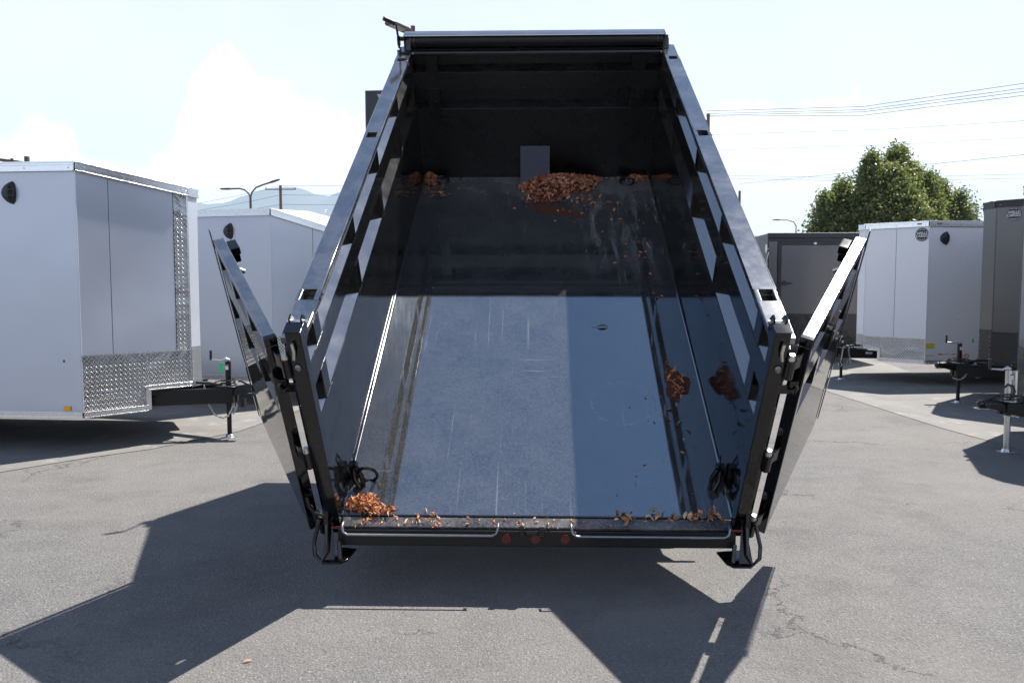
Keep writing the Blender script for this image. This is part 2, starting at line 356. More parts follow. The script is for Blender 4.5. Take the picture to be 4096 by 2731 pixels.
hi = [(-9, 8.6), (-6, 9.2), (-5.5, 9.6), (-5.2, 10), (-5.0, 10.5), (-4.9, 11.2), (-4.8, 12.4), (-4.8, 16), (-4.8, 30)]
rg = [[(a, b, 0.005), (c, d, 0.005)] for (a, b), (c, d) in zip(lo, hi)]
for p, q in zip(rg, rg[1:]): g.poly([p[0], p[1], q[1], q[0]])
tag(g.build('concrete_apron', concrete(), recalc=False), kind='structure')

# ------------------------------------------------------------------ mountains
def mountains():
    m = MB(); D = 7500.0
    # (azimuth deg, elevation deg) of the ridge as it stands on the horizon, carried on all round
    rp = [(-60, 4.2), (-50, 5.4), (-42, 4.4), (-36, 3.2), (-30, 4.6), (-25, 4.9), (-23.2, 5.3), (-22, 5.1), (-20.7, 5.2), (-19.5, 5.7), (-18.3, 6.1), (-17.5, 6.25), (-16.7, 6.4), (-15.8, 6.3), (-15, 5.95), (-14.2, 5.8), (-13.2, 6.15), (-12, 6.5), (-9, 6.9), (-5, 6.1), (0, 5.2), (6, 4.3), (12, 3.6), (18, 2.6), (26, 2.2), (40, 2.6), (55, 2.0)]
    import mathutils.noise as mn
    cols = []
    n = 240
    for i in range(n + 1):
        a = -60 + 115 * i / n
        for (a0, e0), (a1, e1) in zip(rp, rp[1:]):
            if a0 <= a <= a1:
                t = (a - a0) / (a1 - a0); t = t * t * (3 - 2 * t); e = e0 + (e1 - e0) * t; break
        e += 0.07 * mn.noise(Vector((a * 1.7, 0, 0)))
        ar = radians(a); zt = D * math.tan(radians(e)) + 1.64
        col = []
        for j in range(9):
            f = j / 8; d = D - (1 - f) * 2400; z = zt * (f ** 1.25) if j else -2
            d += 160 * mn.noise(Vector((a * 0.5, f * 3, 0))) * (1 - f) ; z *= (1 + 0.10 * mn.noise(Vector((a * 0.9, f * 4, 3))) * (1 - f))
            col.append((sin(ar) * d, cos(ar) * d, z))
        col.append((sin(ar) * (D + 900), cos(ar) * (D + 900), -2))
        cols.append([m.bm.verts.new(Vector(c)) for c in col])
    for a, b in zip(cols, cols[1:]):
        for k in range(len(a) - 1): m.bm.faces.new([a[k], b[k], b[k + 1], a[k + 1]])
    t = Nt('mountain_scrub'); t.setb(Base_Color=t.mix(t.noise(0.0025, 6), (0.05, 0.065, 0.045), (0.14, 0.125, 0.10)), Roughness=0.95)
    tag(m.build('mountains', t.m, smooth=60), kind='structure')
mountains()
# air between here and the mountains
hz = MB(); hz.box((-9300, -9300, -3), (9300, 9300, 960))
hm = bpy.data.materials.new('haze_air'); hm.use_nodes = True
for n in list(hm.node_tree.nodes): hm.node_tree.nodes.remove(n)
ho = hm.node_tree.nodes.new('ShaderNodeOutputMaterial'); hv = hm.node_tree.nodes.new('ShaderNodeVolumePrincipled')
hv.inputs['Color'].default_value = (0.60, 0.80, 1.0, 1); hv.inputs['Density'].default_value = 0.000125; hv.inputs['Anisotropy'].default_value = 0.0
hm.node_tree.links.new(hv.outputs[0], ho.inputs['Volume'])
tag(hz.build('haze', hm), kind='stuff')

# ------------------------------------------------------------------ dump trailer
TILT = radians(33.05); BO = Vector((0, 4.311, 0.409))
BED = Matrix.Translation(BO) @ Matrix.Rotation(TILT, 4, 'X')          # bed frame: x across, y (s) towards the front wall, z (n) up from the floor
DT = empty('dump_trailer', (0, 7.0, 0), 0, 'black dump trailer with its bed raised and both rear doors swung open', 'dump trailer')
TI = Matrix.Translation((0, -7.0, 0))
BM = TI @ BED; WM = TI
L_, W_, H_ = 4.05, 1.04, 1.19
G1 = (0.70, 0.88); G2 = (1.02, 1.145)       # heights of the two horizontal grooves in every wall
RISE = 0.80
def groove_profile(depth, top):
    return [(0, 0), (0, G1[0]), (depth, G1[0] + RISE * depth), (depth, G1[1] + 0.001), (0, G1[1]), (0, G2[0]), (depth, G2[0] + RISE * depth), (depth, G2[1]), (0.0, G2[1]), (0.0, top)]
fl = MB(); fl.box((-W_ - 0.03, 0, -0.012), (W_ + 0.03, L_ + 0.03, 0)); floor = fl.build('floor_panel', FLOORM, DT, BM)
fl = MB(); fl.box((-0.87, 0.004, 0.0005), (0.87, L_ - 0.03, 0.0035)); fl.build('floor_sheet', FLOORM, DT, BM, bevel=0.0015)
for sx in (-1, 1):
    # wall sheet
    pr = groove_profile(0.090, 1.150)
    w = MB(); w.prism([(sx * (W_ + u), 0, n) for u, n in pr] + [(sx * (W_ + 0.095), 0, 1.150), (sx * (W_ + 0.095), 0, 0)], (0, L_ + 0.012, 0))
    wall = w.build('side_wall', LEDGEP, DT, BM, bevel=0.003)
    for g0 in (G1[0], G2[0]):
        p = MB(); p.prism([(sx * (W_ + 0.002), 0.0, g0 + 0.003), (sx * (W_ + 0.088), 0.0, g0 + RISE * 0.086 + 0.003), (sx * (W_ + 0.088), 0.0, g0 + RISE * 0.086 + 0.001), (sx * (W_ + 0.003), 0.0, g0 + 0.0022)], (0, L_, 0)); p.build('groove_ledge', LEDGED, wall)
    # bend where wall and floor meet
    f_ = MB(); a = [(sx * (W_ - 0.013 * (1 - sin(q))), 0.0, 0.0035 + 0.013 * (1 - cos(q))) for q in [k * pi / 12 for k in range(7)]]
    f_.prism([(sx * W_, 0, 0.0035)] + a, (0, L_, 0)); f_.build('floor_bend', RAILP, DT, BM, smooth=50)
    # stake posts bridging the grooves
    for y0, y1 in ((0.160, 0.262), (1.105, 1.205), (2.012, 2.10), (2.963, 3.055), (3.93, 4.03)):
        for g0, g1 in (G1, G2):
            p = MB(); p.box((sx * (W_ - 0.0025), y0 + (0.02 if g0 < 0.9 else 0) * -1, g0 - 0.004), (sx * (W_ + 0.08), y1 + (0.02 if g0 < 0.9 else 0) * -1, g1 + 0.002))
            p.build('stake_post', PAINT, DT, BM, bevel=0.004)
            b = MB()
            for q in range(7): b.ball((sx * (W_ - 0.002), y1 - 0.1 + 0.017 * q, g0 + 0.004 * (q % 2) - 0.004), 0.0042, (0.8, 1.4, 0.9), 6)
            b.build('weld_bead', PAINT, wall)
    # top rail with stake pockets (rail is built round the square holes)
    rail = MB(); x0, x1 = W_ - 0.002, W_ + 0.103; holes = [(0.285, 0.385), (2.19, 2.28), (3.70, 3.78)]; ys = [-0.01] + [v for h in holes for v in h] + [L_ + 0.02]
    for i in range(len(ys) - 1):
        solid = i % 2 == 0
        if solid: rail.box((sx * x0, ys[i], 1.1505), (sx * x1, ys[i + 1], H_))
        else:
            rail.box((sx * x0, ys[i], 1.1505), (sx * (x0 + 0.022), ys[i + 1], H_)); rail.box((sx * (x1 - 0.018), ys[i], 1.1505), (sx * x1, ys[i + 1], H_))
    bmesh.ops.remove_doubles(rail.bm, verts=rail.bm.verts, dist=0.0001)
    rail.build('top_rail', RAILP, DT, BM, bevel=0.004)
    # corner post
    c = MB(); c.box((sx * 1.028, -0.072, -0.06), (sx * 1.098, -0.004, 1.262)); post = c.build('corner_post', PAINT, DT, BM, bevel=0.005)
    c = MB(); c.box((sx * 1.024, -0.078, 1.2625), (sx * 1.102, 0.0, 1.268)); c.build('post_cap', PAINT, post, bevel=0.002)
    # latch ears and pin on the post head
    for q in (1.032, 1.085):
        c = MB(); c.prism([(sx * q, 0.0, 1.15), (sx * q, 0.055, 1.17), (sx * q, 0.06, 1.25), (sx * q, 0.035, 1.285), (sx * q, 0.0, 1.28)], (sx * 0.010, 0, 0)); c.build('latch_ear', PAINT, post, bevel=0.002)
    c = MB(); c.tube([(sx * 1.020, 0.032, 1.245), (sx * 1.11, 0.032, 1.245)], 0.011); c.build('latch_pin', GALV, post, smooth=40)
    c = MB(); c.tube([(sx * 1.068, -0.088, 1.215), (sx * 1.064, -0.092, 1.17), (sx * 1.074, -0.088, 1.125)], 0.008); c.build('latch_lever', GALV, post, smooth=40)
    c = MB(); c.ball((sx * 1.07, -0.076, 1.065), 0.018, (1, 0.6, 1.2), 10); c.build('latch_bolt', BAREST, post, smooth=60)
    c = MB(); c.box((sx * 1.099, -0.066, 0.99), (sx * 1.112, -0.01, 1.17)); c.build('latch_strap', PAINT, post, bevel=0.003)
    # three hinges
    for hn, hh in ((1.085, 0.13), (0.505, 0.13), (0.035, 0.15)):
        h_ = MB(); h_.tube([(sx * 1.118, -0.075, hn - hh / 2), (sx * 1.118, -0.075, hn + hh / 2 - 0.03)], 0.0235, 14)
        hg = h_.build('hinge', PAINT, DT, BM, smooth=45)
        c = MB(); c.box((sx * 1.098, -0.062, hn - 0.045), (sx * 1.112, -0.02, hn + 0.045)); c.build('hinge_leaf', PAINT, hg, bevel=0.003)
        c = MB(); c.tube([(sx * 1.118, -0.075, hn + hh / 2 - 0.029), (sx * 1.118, -0.075, hn + hh / 2)], [0.017, 0.011], 12); c.build('hinge_pin', GALV, hg, smooth=40)
        c = MB(); c.prism([(sx * 1.122, -0.085, hn + 0.03), (sx * 1.122, -0.085, hn - 0.03), (sx * 1.185, -0.03, hn - 0.04), (sx * 1.185, -0.03, hn + 0.04)], (0, 0.014, 0)); c.build('hinge_strap', PAINT, hg, bevel=0.003)
    # stop hook between post and door
    c = MB(); c.box((sx * 1.09, -0.055, 0.905), (sx * 1.175, -0.040, 0.955)); c.box((sx * 1.14, -0.065, 0.935), (sx * 1.18, -0.025, 0.985)); c.build('door_stop', PAINT, DT, BM, bevel=0.004)
    c = MB(); c.tube([(sx * 1.13, -0.07, 0.955), (sx * 1.165, -0.085, 0.925), (sx * 1.175, -0.075, 0.96), (sx * 1.16, -0.055, 0.975)], 0.006, 8); c.build('stop_pin', PAINT, DT, BM, smooth=40)
    # ---- door, swung right back: door frame x = along the door, y = its thickness (towards the bed), z = up
    e = Vector((sx * 0.5, 0.866, 0)); th = Vector((-sx * 0.866, 0.5, 0)); DM = Matrix(((e.x, th.x, 0, sx * 1.212), (e.y, th.y, 0, -0.03), (0, 0, 1, 0), (0, 0, 0, 1)))
    DMM = BM @ DM
    z0, z1, dl, dt_ = -0.09, 1.19, 1.02, 0.058
    pr = groove_profile(0.045, 1.145); pr[0] = (0, z0)
    d = MB(); d.prism([(0.052, u + 0.003, n) for u, n in pr] + [(0.052, 0.052, 1.145), (0.052, 0.052, z0)], (dl - 0.10, 0, 0)); door = d.build('door', DOORP, DT, DMM, bevel=0.002)
    for nm, a, b in (('hinge_tube', (0, 0, z0), (0.051, dt_, z1 - 0.045)), ('edge_tube', (dl - 0.047, 0.004, z0), (dl, dt_, z1 - 0.045)), ('top_tube', (0, 0, z1 - 0.0445), (dl, dt_, z1)), ('bottom_tube', (0.052, 0.01, z0 - 0.03), (dl - 0.05, dt_, z0 - 0.0005))):
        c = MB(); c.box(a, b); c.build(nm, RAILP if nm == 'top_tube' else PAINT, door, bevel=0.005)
    for px in (0.34, 0.66):
        for g0, g1 in (G1, G2):
            c = MB(); c.box((px, 0.0015, g0 - 0.003), (px + 0.06, 0.045, g1 + 0.002)); c.build('stake_post', DOORP, door, bevel=0.003)
    c = MB(); c.box((dl + 0.0005, -0.004, z0 + 0.02), (dl + 0.035, 0.001, z1 + 0.045)); c.build('overlap_strip', PAINT, door, bevel=0.001)
    c = MB(); c.box((dl - 0.10, dt_ + 0.0005, 1.075), (dl - 0.03, dt_ + 0.05, 1.135)); c.box((dl - 0.12, dt_ + 0.005, 1.13), (dl - 0.02, dt_ + 0.055, 1.175)); c.build('latch_keeper', PAINT, door, bevel=0.006)
    c = MB(); c.tube([(dl - 0.13, dt_ + 0.02, 1.05), (dl - 0.13, dt_ + 0.045, 1.03)], 0.014); c.build('keeper_bolt', GALV, door, smooth=40)
    c = MB(); c.box((-0.0015, -0.001, z1 - 0.043), (0.028, dt_ + 0.001, z1 + 0.0015)); c.build('tube_cap', PAINT, door, bevel=0.004)
    # chain hook, low on the post
    c = MB(); c.tube([(sx * 1.105, -0.075, 0.085), (sx * 1.145, -0.085, 0.12), (sx * 1.165, -0.085, 0.165), (sx * 1.168, -0.085, 0.24)], 0.0135, 8)
    if sx < 0: c.build('chain_hook', PAINT, DT, BM, smooth=40)
    else: c.bm.free(); c = MB(); c.box((1.097, -0.06, 0.22), (1.108, -0.03, 0.30)); c.box((1.097, -0.06, 0.33), (1.106, -0.03, 0.37)); c.build('chain_slot', PAINT, DT, BM, bevel=0.003)
    # D-ring hung on the inside corner
    c = MB(); c.box((sx * 0.985, 0.255, 0.004), (sx * 1.035, 0.30, 0.11)); mt = c.build('ring_bracket', PAINT, DT, BM, bevel=0.008)
    c = MB(); c.tube([(sx * (1.0 - 0.075 + 0.052 * cos(q)), 0.235 - 0.02 * sin(q), 0.065 + 0.07 * sin(q)) for q in [k * 2 * pi / 16 for k in range(16)]], 0.0095, 8, closed=True); c.build('ring', PAINT, mt, smooth=50) if sx < 0 else c.bm.free()
    c = MB(); c.tube([(sx * 0.985, 0.24, 0.115), (sx * 0.960, 0.225, 0.07), (sx * 0.952, 0.21, 0.0), (sx * 0.972, 0.19, -0.0 + 0.012), (sx * 0.998, 0.21, 0.05), (sx * 1.002, 0.24, 0.10)], 0.014, 8); c.build('ring_loop', PAINT, mt, smooth=50)
    c = MB(); c.tube([(sx * 1.0, 0.25, 0.10), (sx * 0.99, 0.245, 0.17), (sx * 0.995, 0.265, 0.19), (sx * 1.003, 0.28, 0.13)], 0.006, 8); c.build('ring_pin', PAINT, mt, smooth=50)
    # slotted tie plate and foot plate under the corner, on the chassis
    FX = 1.075
    c = MB()
    lp = [(sx * (FX + 0.015), 4.21, 0.43), (sx * (FX + 0.05), 4.20, 0.42), (sx * (FX + 0.075), 4.18, 0.30), (sx * (FX + 0.070), 4.17, 0.24), (sx * (FX + 0.03), 4.16, 0.205), (sx * (FX + 0.005), 4.17, 0.26)]
    c.tube(lp, 0.011, 8, closed=True); c.build('tie_loop', PAINT, DT, WM, smooth=50)
    c = MB(); c.prism([(sx * (FX - 0.13), 4.26, 0.235), (sx * (FX - 0.10), 4.17, 0.205), (sx * (FX - 0.07), 4.13, 0.200), (sx * (FX + 0.02), 4.13, 0.200), (sx * (FX + 0.04), 4.17, 0.205), (sx * (FX + 0.04), 4.30, 0.235)], (0, 0, 0.010)); c.build('foot_plate', PAINT, DT, WM, bevel=0.002)
    c = MB(); c.prism([(sx * (FX - 0.035), 4.16, 0.212), (sx * (FX + 0.035), 4.16, 0.212), (sx * (FX + 0.012), 4.25, 0.42), (sx * (FX - 0.005), 4.25, 0.42)], (0, 0.006, 0)); c.build('gusset_plate', PAINT, DT, WM)
    c = MB(); c.tube([(sx * (FX - 0.05), 4.2, 0.30), (sx * (FX - 0.065), 4.17, 0.215)], 0.012, 10); c.build('foot_pin', PAINT, DT, WM, smooth=40)
    c = MB(); c.box((sx * 1.0, 4.212, 0.362), (sx * 1.07, 4.222, 0.376)); c.build('marker_lamp', REDL, DT, WM, bevel=0.002)
    c = MB(); c.box((sx * (FX + 0.002), 4.19, 0.39), (sx * (FX + 0.028), 4.25, 0.50)); c.build('latch_plate', PAINT, DT, WM, bevel=0.004)
# front wall
pr = [(0, 0), (0, 0.655), (0.085, 0.700), (0.085, 0.835), (0, 0.835), (0, 0.975), (0.085, 1.015), (0.085, 1.13), (0, 1.13), (0, 1.17), (0.09, 1.17), (0.09, 0)]
w = MB(); w.prism([(-W_ - 0.09, L_ + u, n - (0.011 if i in (0, 11) else 0)) for i, (u, n) in enumerate(pr)], (2 * W_ + 0.18, 0, 0)); fw = w.build('front_wall', PAINT_DULL, DT, BM, bevel=0.003)
for g0, rs in ((0.655, 0.045), (0.975, 0.040)):
    p = MB(); p.prism([(-W_ + 0.01, L_ + 0.002, g0 + 0.003), (-W_ + 0.01, L_ + 0.083, g0 + rs + 0.003), (-W_ + 0.01, L_ + 0.083, g0 + rs + 0.001), (-W_ + 0.01, L_ + 0.003, g0 + 0.0022)], (2 * W_ - 0.02, 0, 0)); p.build('groove_ledge', LEDGED, fw)
for px in (-0.94, 0.815):
    for g0, g1 in ((0.655, 0.835), (0.975, 1.13)):
        p = MB(); p.box((px, L_ - 0.003, g0 - 0.004), (px + 0.1, L_ + 0.07, g1 + 0.003)); p.build('wall_post', PAINT_DULL, fw, bevel=0.003)
p = MB(); p.prism([(-0.144, L_ - 0.002, 0.308), (-0.144, 3.86, 0.004), (-0.144, L_ - 0.002, 0.004)], (0.266, 0, 0)); cp = p.build('hoist_cover', simple('cover_plate_paint', (0.016, 0.020, 0.050), 0.40, 0.0, 0.1, 10, spec=0.45), DT, BM, bevel=0.002)
for rx, ry in ((-0.86, 3.98), (0.82, 3.94)):
    p = MB(); p.box((rx - 0.03, ry + 0.02, 0.004), (rx + 0.03, ry + 0.06, 0.022)); rb = p.build('ring_bracket', PAINT, DT, BM, bevel=0.004)
    p = MB(); p.tube([(rx + 0.06 * cos(q), ry - 0.02 + 0.055 * sin(q), 0.018 + 0.012 * sin(q)) for q in [k * 2 * pi / 18 for k in range(18)]], 0.010, 8, closed=True); p.build('ring', PAINT, rb, smooth=50)
# tarp roller across the front
p = MB()
sh = [(4.0, 1.302), (4.10, 1.306), (4.15, 1.29), (4.175, 1.25), (4.18, 1.21), (4.175, 1.175)]
sh2 = [(y - 0.004 if i < 1 else y - 0.006, n - 0.006) for i, (y, n) in enumerate(sh)]
p.prism([(-1.095, y, n) for y, n in sh] + [(-1.095, y, n) for y, n in sh2[::-1]], (2.145, 0, 0)); hs = p.build('tarp_housing', HOUSEP, DT, BM, smooth=30)
for ex in (-1.10, 1.0505):
    p = MB(); p.prism([(ex, y, n) for y, n in sh] + [(ex, 4.0, 1.16), (ex, 3.98, 1.20)], (0.008, 0, 0)); p.build('end_bracket', PAINT, hs, bevel=0.001)
p = MB(); p.tube([(-1.085, 4.075, 1.240), (1.045, 4.075, 1.240)], 0.057, 20); p.build('tarp_roll', TARP, DT, BM, smooth=40)
for ex in (-1.05, -1.02, 1.0, 1.035):
    p = MB(); p.tube([(ex, 4.075 + 0.060 * cos(q), 1.240 + 0.060 * sin(q)) for q in [k * 2 * pi / 20 for k in range(20)]], 0.0022, 6, closed=True); p.build('roll_strap', BAREST, hs, smooth=50)
p = MB(); p.tube([(-1.15, 3.985, 1.158), (1.105, 3.985, 1.158)], 0.0215, 14); bar = p.build('tarp_bow', PAINT, DT, BM, smooth=40)
for ex in (-1.157, 1.10):
    p = MB(); p.tube([(ex, 3.985, 1.158), (ex + 0.012, 3.985, 1.158)], 0.032, 16); p.build('bow_end_disc', PAINT, bar, smooth=30)
for ex in (-1.03, 1.03):
    p = MB(); p.ball((ex, 3.965, 1.165), 0.009, seg=8); p.build('bow_rivet', GALV, bar, smooth=50)
p = MB(); p.tube([(-1.09, 4.075, 1.252), (-1.155, 4.075, 1.252)], 0.018, 12); p.box((-1.165, 4.055, 1.20), (-1.140, 4.095, 1.272)); ck = p.build('crank_axle', PAINT, DT, BM, smooth=35)
p = MB(); p.tube([(-1.152, 4.06, 1.18), (-1.152, 4.05, 1.27), (-1.152, 4.02, 1.35), (-1.150, 4.0, 1.385), (-1.158, 3.99, 1.400), (-1.175, 3.98, 1.412)], 0.0095, 10); p.build('crank_arm', PAINT, ck, smooth=50)
p = MB(); p.tube([(-1.160, 3.985, 1.405), (-1.240, 3.95, 1.455)], 0.019, 12); p.build('crank_grip', PLASTIC, ck, smooth=40)
p = MB(); p.tube([(1.059, 4.075, 1.252), (1.09, 4.075, 1.252)], 0.016, 12); p.build('axle_end', PAINT, DT, BM, smooth=35)
# little end brackets that carry the rail up to the housing
for sx in (-1, 1):
    p = MB(); p.prism([(sx * 1.045, 3.97, 1.1905), (sx * 1.045, 4.06, 1.1905), (sx * 1.045, 4.15, 1.20), (sx * 1.045, 4.02, 1.26)], (sx * 0.045, 0, 0)); p.build('housing_bracket', PAINT, DT, BM, bevel=0.003)
# rear sill
p = MB(); p.box((-1.027, -0.074, -0.075), (1.027, -0.006, -0.004)); sill = p.build('rear_sill', SILLP, DT, BM, bevel=0.006)
# bed underframe
p = MB()
for k in range(9): p.box((-1.02, 0.25 + 0.45 * k, -0.085), (1.02, 0.31 + 0.45 * k, -0.0125))
p.build('floor_crossmember', PAINT_DULL, DT, BM)
for ex in (-0.5, 0.42):
    p = MB(); p.box((ex, 0.0, -0.235), (ex + 0.08, 4.1, -0.0855)); p.build('bed_beam', PAINT_DULL, DT, BM)
# chassis (level), rear bumper with lamps and step rods
p = MB(); p.box((-1.04, 4.235, 0.268), (1.04, 4.33, 0.352)); bump = p.build('rear_bumper', FRAMEB, DT, WM, bevel=0.006)
p = MB(); p.box((-1.0, 4.345, 0.30), (1.0, 4.36, 0.41)); p.build('bumper_recess', FRAMEB, DT, WM)
for a, b in ((-1.01, -0.195), (0.185, 1.0)):
    p = MB(); p.tube([(a, 4.24, 0.388), (a, 4.205, 0.38), (a + 0.008, 4.195, 0.350), (a + 0.03, 4.192, 0.338), (b - 0.03, 4.192, 0.338), (b - 0.008, 4.195, 0.350), (b, 4.205, 0.38), (b, 4.24, 0.388)], 0.0075, 8); p.build('step_rod', BAREST, bump, smooth=50)
for ex in (-0.152, 0.0, 0.155):
    p = MB(); p.tube([(ex, 4.236, 0.312), (ex, 4.228, 0.312)], [0.027, 0.025], 16); ob = p.build('red_lamp', REDL, bump, smooth=35)
p = MB(); p.box((-0.085, 4.215, 0.325), (-0.055, 4.24, 0.375)); p.box((0.015, 4.215, 0.325), (0.05, 4.24, 0.375)); p.box((-0.05, 4.215, 0.335), (0.012, 4.232, 0.352)); p.build('hitch_catch', PAINT, bump, bevel=0.004)
for sx in (-1, 1):
    p = MB(); p.box((sx * 0.42, 5.05, 0.30), (sx * 0.52, 9.0, 0.50)); p.box((sx * 0.42, 4.33, 0.27), (sx * 0.52, 5.049, 0.335)); p.build('frame_rail', FRAMEB, DT, WM, bevel=0.004)
    p = MB(); p.box((sx * 0.52, 5.3, 0.33), (sx * 1.0, 5.42, 0.43)); p.box((sx * 0.52, 8.2, 0.33), (sx * 1.0, 8.32, 0.43)); p.build('outrigger', FRAMEB, DT, WM)
    # fender
    p = MB(); arc = [(6.0 - 1.02, 0.42), (6.0 - 0.90, 0.72), (6.0 - 0.72, 0.84), (6.0 + 0.9, 0.84), (6.0 + 1.08, 0.72), (6.0 + 1.2, 0.42)]
    p.prism([(sx * 0.86, y, z) for y, z in arc] + [(sx * 0.86, y, z + 0.0) for y, z in [(6.0 + 1.17, 0.42), (6.0 + 1.06, 0.70), (6.0 + 0.89, 0.82), (6.0 - 0.71, 0.82), (6.0 - 0.88, 0.70), (6.0 - 0.99, 0.42)]], (sx * 0.26, 0, 0)); p.build('fender', PAINT, DT, WM)
    for wy in (5.63, 6.53):
        rings = []
        for u, r in ((0.0, 0.26), (0.01, 0.35), (0.04, 0.385), (0.18, 0.385), (0.21, 0.35), (0.22, 0.26)):
            rings.append([(sx * (0.87 + u), wy + r * cos(q), 0.385 + r * sin(q)) for q in [k * 2 * pi / 28 for k in range(28)]])
        p = MB(); p.loft(rings, True); wh = p.build('tyre', RUBBER, DT, WM, smooth=40)
        p = MB(); p.loft([[(sx * (0.87 + u), wy + r * cos(q), 0.385 + r * sin(q)) for q in [k * 2 * pi / 24 for k in range(24)]] for u, r in ((0.222, 0.24), (0.20, 0.2), (0.20, 0.07), (0.235, 0.05))]); p.build('rim', FRAMEB, wh, smooth=30)
p = MB(); p.box((-0.9, 5.59, 0.345), (0.9, 5.67, 0.425)); p.box((-0.9, 6.49, 0.345), (0.9, 6.57, 0.425)); p.build('axle', FRAMEB, DT, WM)
p = MB(); p.prism([(-0.52, 9.0, 0.34), (0.52, 9.0, 0.34), (0.06, 10.4, 0.34), (-0.06, 10.4, 0.34)], (0, 0, 0.13)); p.build('drawbar', FRAMEB, DT, WM)
for sx in (-1, 1):
    p = MB(); p.tube([(sx * 0.3, 5.6, 0.45), (sx * 0.3, 6.3, 1.2)], 0.06, 14); p.build('hoist_ram', FRAMEB, DT, WM, smooth=40)

# ------------------------------------------------------------------ fallen leaves and husks in the bed
def leafm(name, c1, c2):
    t = Nt(name)
    oi = t.n.new('ShaderNodeNewGeometry')
    r = t.n.new('ShaderNodeAttribute'); r.attribute_name = 'tint'
    t.setb(Base_Color=t.mix(t.ramp(r.outputs['Fac'], 1.0, 1.7), t.mix(r.outputs['Fac'], c1, c2), (0.62, 0.50, 0.30)), Roughness=0.6)
    return t.m
LEAF = leafm('dry_leaf', (0.33, 0.090, 0.036), (0.68, 0.33, 0.17)); HUSK = leafm('orange_husk', (0.36, 0.085, 0.02), (0.66, 0.29, 0.12)); MULCH = simple('leaf_mulch', (0.085, 0.026, 0.012), 0.9, 0, 0.4, 40, 0.5)
def leaves(name, spots, mat, kind, label, group=None, base=None, cat='leaves'):
    """spots: list of (x, s, n, size, lift); curled strips in bed coordinates"""
    m = MB(); tint = []
    for (x, s_, n, sz, lift) in spots:
        a = rnd.uniform(0, 2 * pi); tip = rnd.uniform(-0.5, 0.5) * (1 + lift); roll = rnd.uniform(-0.9, 0.9)
        R = Matrix.Translation((x, s_, n)) @ Matrix.Rotation(a, 4, 'Z') @ Matrix.Rotation(tip, 4, 'X') @ Matrix.Rotation(roll, 4, 'Y')
        ln = sz * rnd.uniform(0.5, 1.7); wd = ln * rnd.uniform(*kind); cu = rnd.uniform(-0.5, 0.9)
        rows = []
        for i in range(4):
            q = i / 3 - 0.5; ww = wd * (0.25, 1, 0.9, 0.15)[i]; z = cu * ln * (0.25 - q * q); bend = rnd.uniform(-0.12, 0.12) * ln
            rows.append([m.bm.verts.new(R @ Vector((bend - ww / 2, q * ln, z + ww * 0.25))), m.bm.verts.new(R @ Vector((bend, q * ln, z))), m.bm.verts.new(R @ Vector((bend + ww / 2, q * ln, z + ww * 0.25)))])
        tv = rnd.random() ** 1.6 if rnd.random() < 0.9 else rnd.uniform(1.0, 1.6)
        for p_, q_ in zip(rows, rows[1:]):
            for k in range(2): m.bm.faces.new([p_[k], p_[k + 1], q_[k + 1], q_[k]]); tint.append(tv)
    o = m.build(name, mat, None, BED, recalc=False)
    at = o.data.attributes.new('tint', 'FLOAT', 'FACE'); at.data.foreach_set('value', tint)
    tag(o, label, cat, group, 'stuff'); return o
def heap(cx, cy, rx, ry, h, n, sz, ang=0.0):
    out = []
    for _ in range(n):
        r = rnd.random() ** 0.62; a = rnd.uniform(0, 2 * pi); k = 1 + 0.22 * sin(3 * a + cx * 9) + 0.1 * sin(7 * a)
        u, v = r * rx * cos(a) * k, r * ry * sin(a) * k; x = cx + u * cos(ang) - v * sin(ang); y = cy + u * sin(ang) + v * cos(ang)
        out.append((x, y, 0.008 + h * max(0, 1 - r * r) * rnd.uniform(0.75, 1.05), sz, 0.7))
    return [q for q in out if q[1] < L_ - 0.01 and abs(q[0]) < 1.02]
def mound(name, cx, cy, rx, ry, h, ang, parent):
    m = MB(); N_ = 28; Rn = 7; rows = []
    for i in range(1, Rn + 1):
        r = i / Rn; row = []
        for k in range(N_):
            a = 2 * pi * k / N_; kk = 1 + 0.22 * sin(3 * a + cx * 9) + 0.1 * sin(7 * a); u, v = r * rx * cos(a) * kk * 0.92, r * ry * sin(a) * kk * 0.92
            x = cx + u * cos(ang) - v * sin(ang); y = cy + u * sin(ang) + v * cos(ang); row.append(m.bm.verts.new(Vector((max(-1.035, min(1.035, x)), min(y, L_ - 0.001), 0.0045 + 0.85 * h * (1 - r * r) * (0.9 + 0.1 * sin(k * 2.1 + i))))))
        rows.append(row)
    c = m.bm.verts.new(Vector((cx, cy, 0.85 * h)))
    for k in range(N_): m.bm.faces.new([c, rows[0][k], rows[0][(k + 1) % N_]])
    for p_, q_ in zip(rows, rows[1:]):
        for k in range(N_): m.bm.faces.new([p_[k], q_[k], q_[(k + 1) % N_], p_[(k + 1) % N_]])
    o = m.build(name, MULCH, parent, smooth=180); return o
pile = leaves('leaf_pile', heap(0.17, 3.83, 0.36, 0.24, 0.10, 1500, 0.030, 0.25), LEAF, (0.25, 0.5), 'largest heap of brown dry leaves at the foot of the blue cover plate', 'leaf heaps in the bed', cat='leaf pile'); mound('mulch', 0.17, 3.83, 0.36, 0.24, 0.10, 0.25, pile)
pile = leaves('leaf_pile', heap(-0.98, 4.02, 0.09, 0.16, 0.05, 330, 0.026), LEAF, (0.25, 0.5), 'small heap of dry leaves in the far left corner of the bed', 'leaf heaps in the bed', cat='leaf pile'); mound('mulch', -0.98, 4.02, 0.09, 0.16, 0.05, 0, pile)
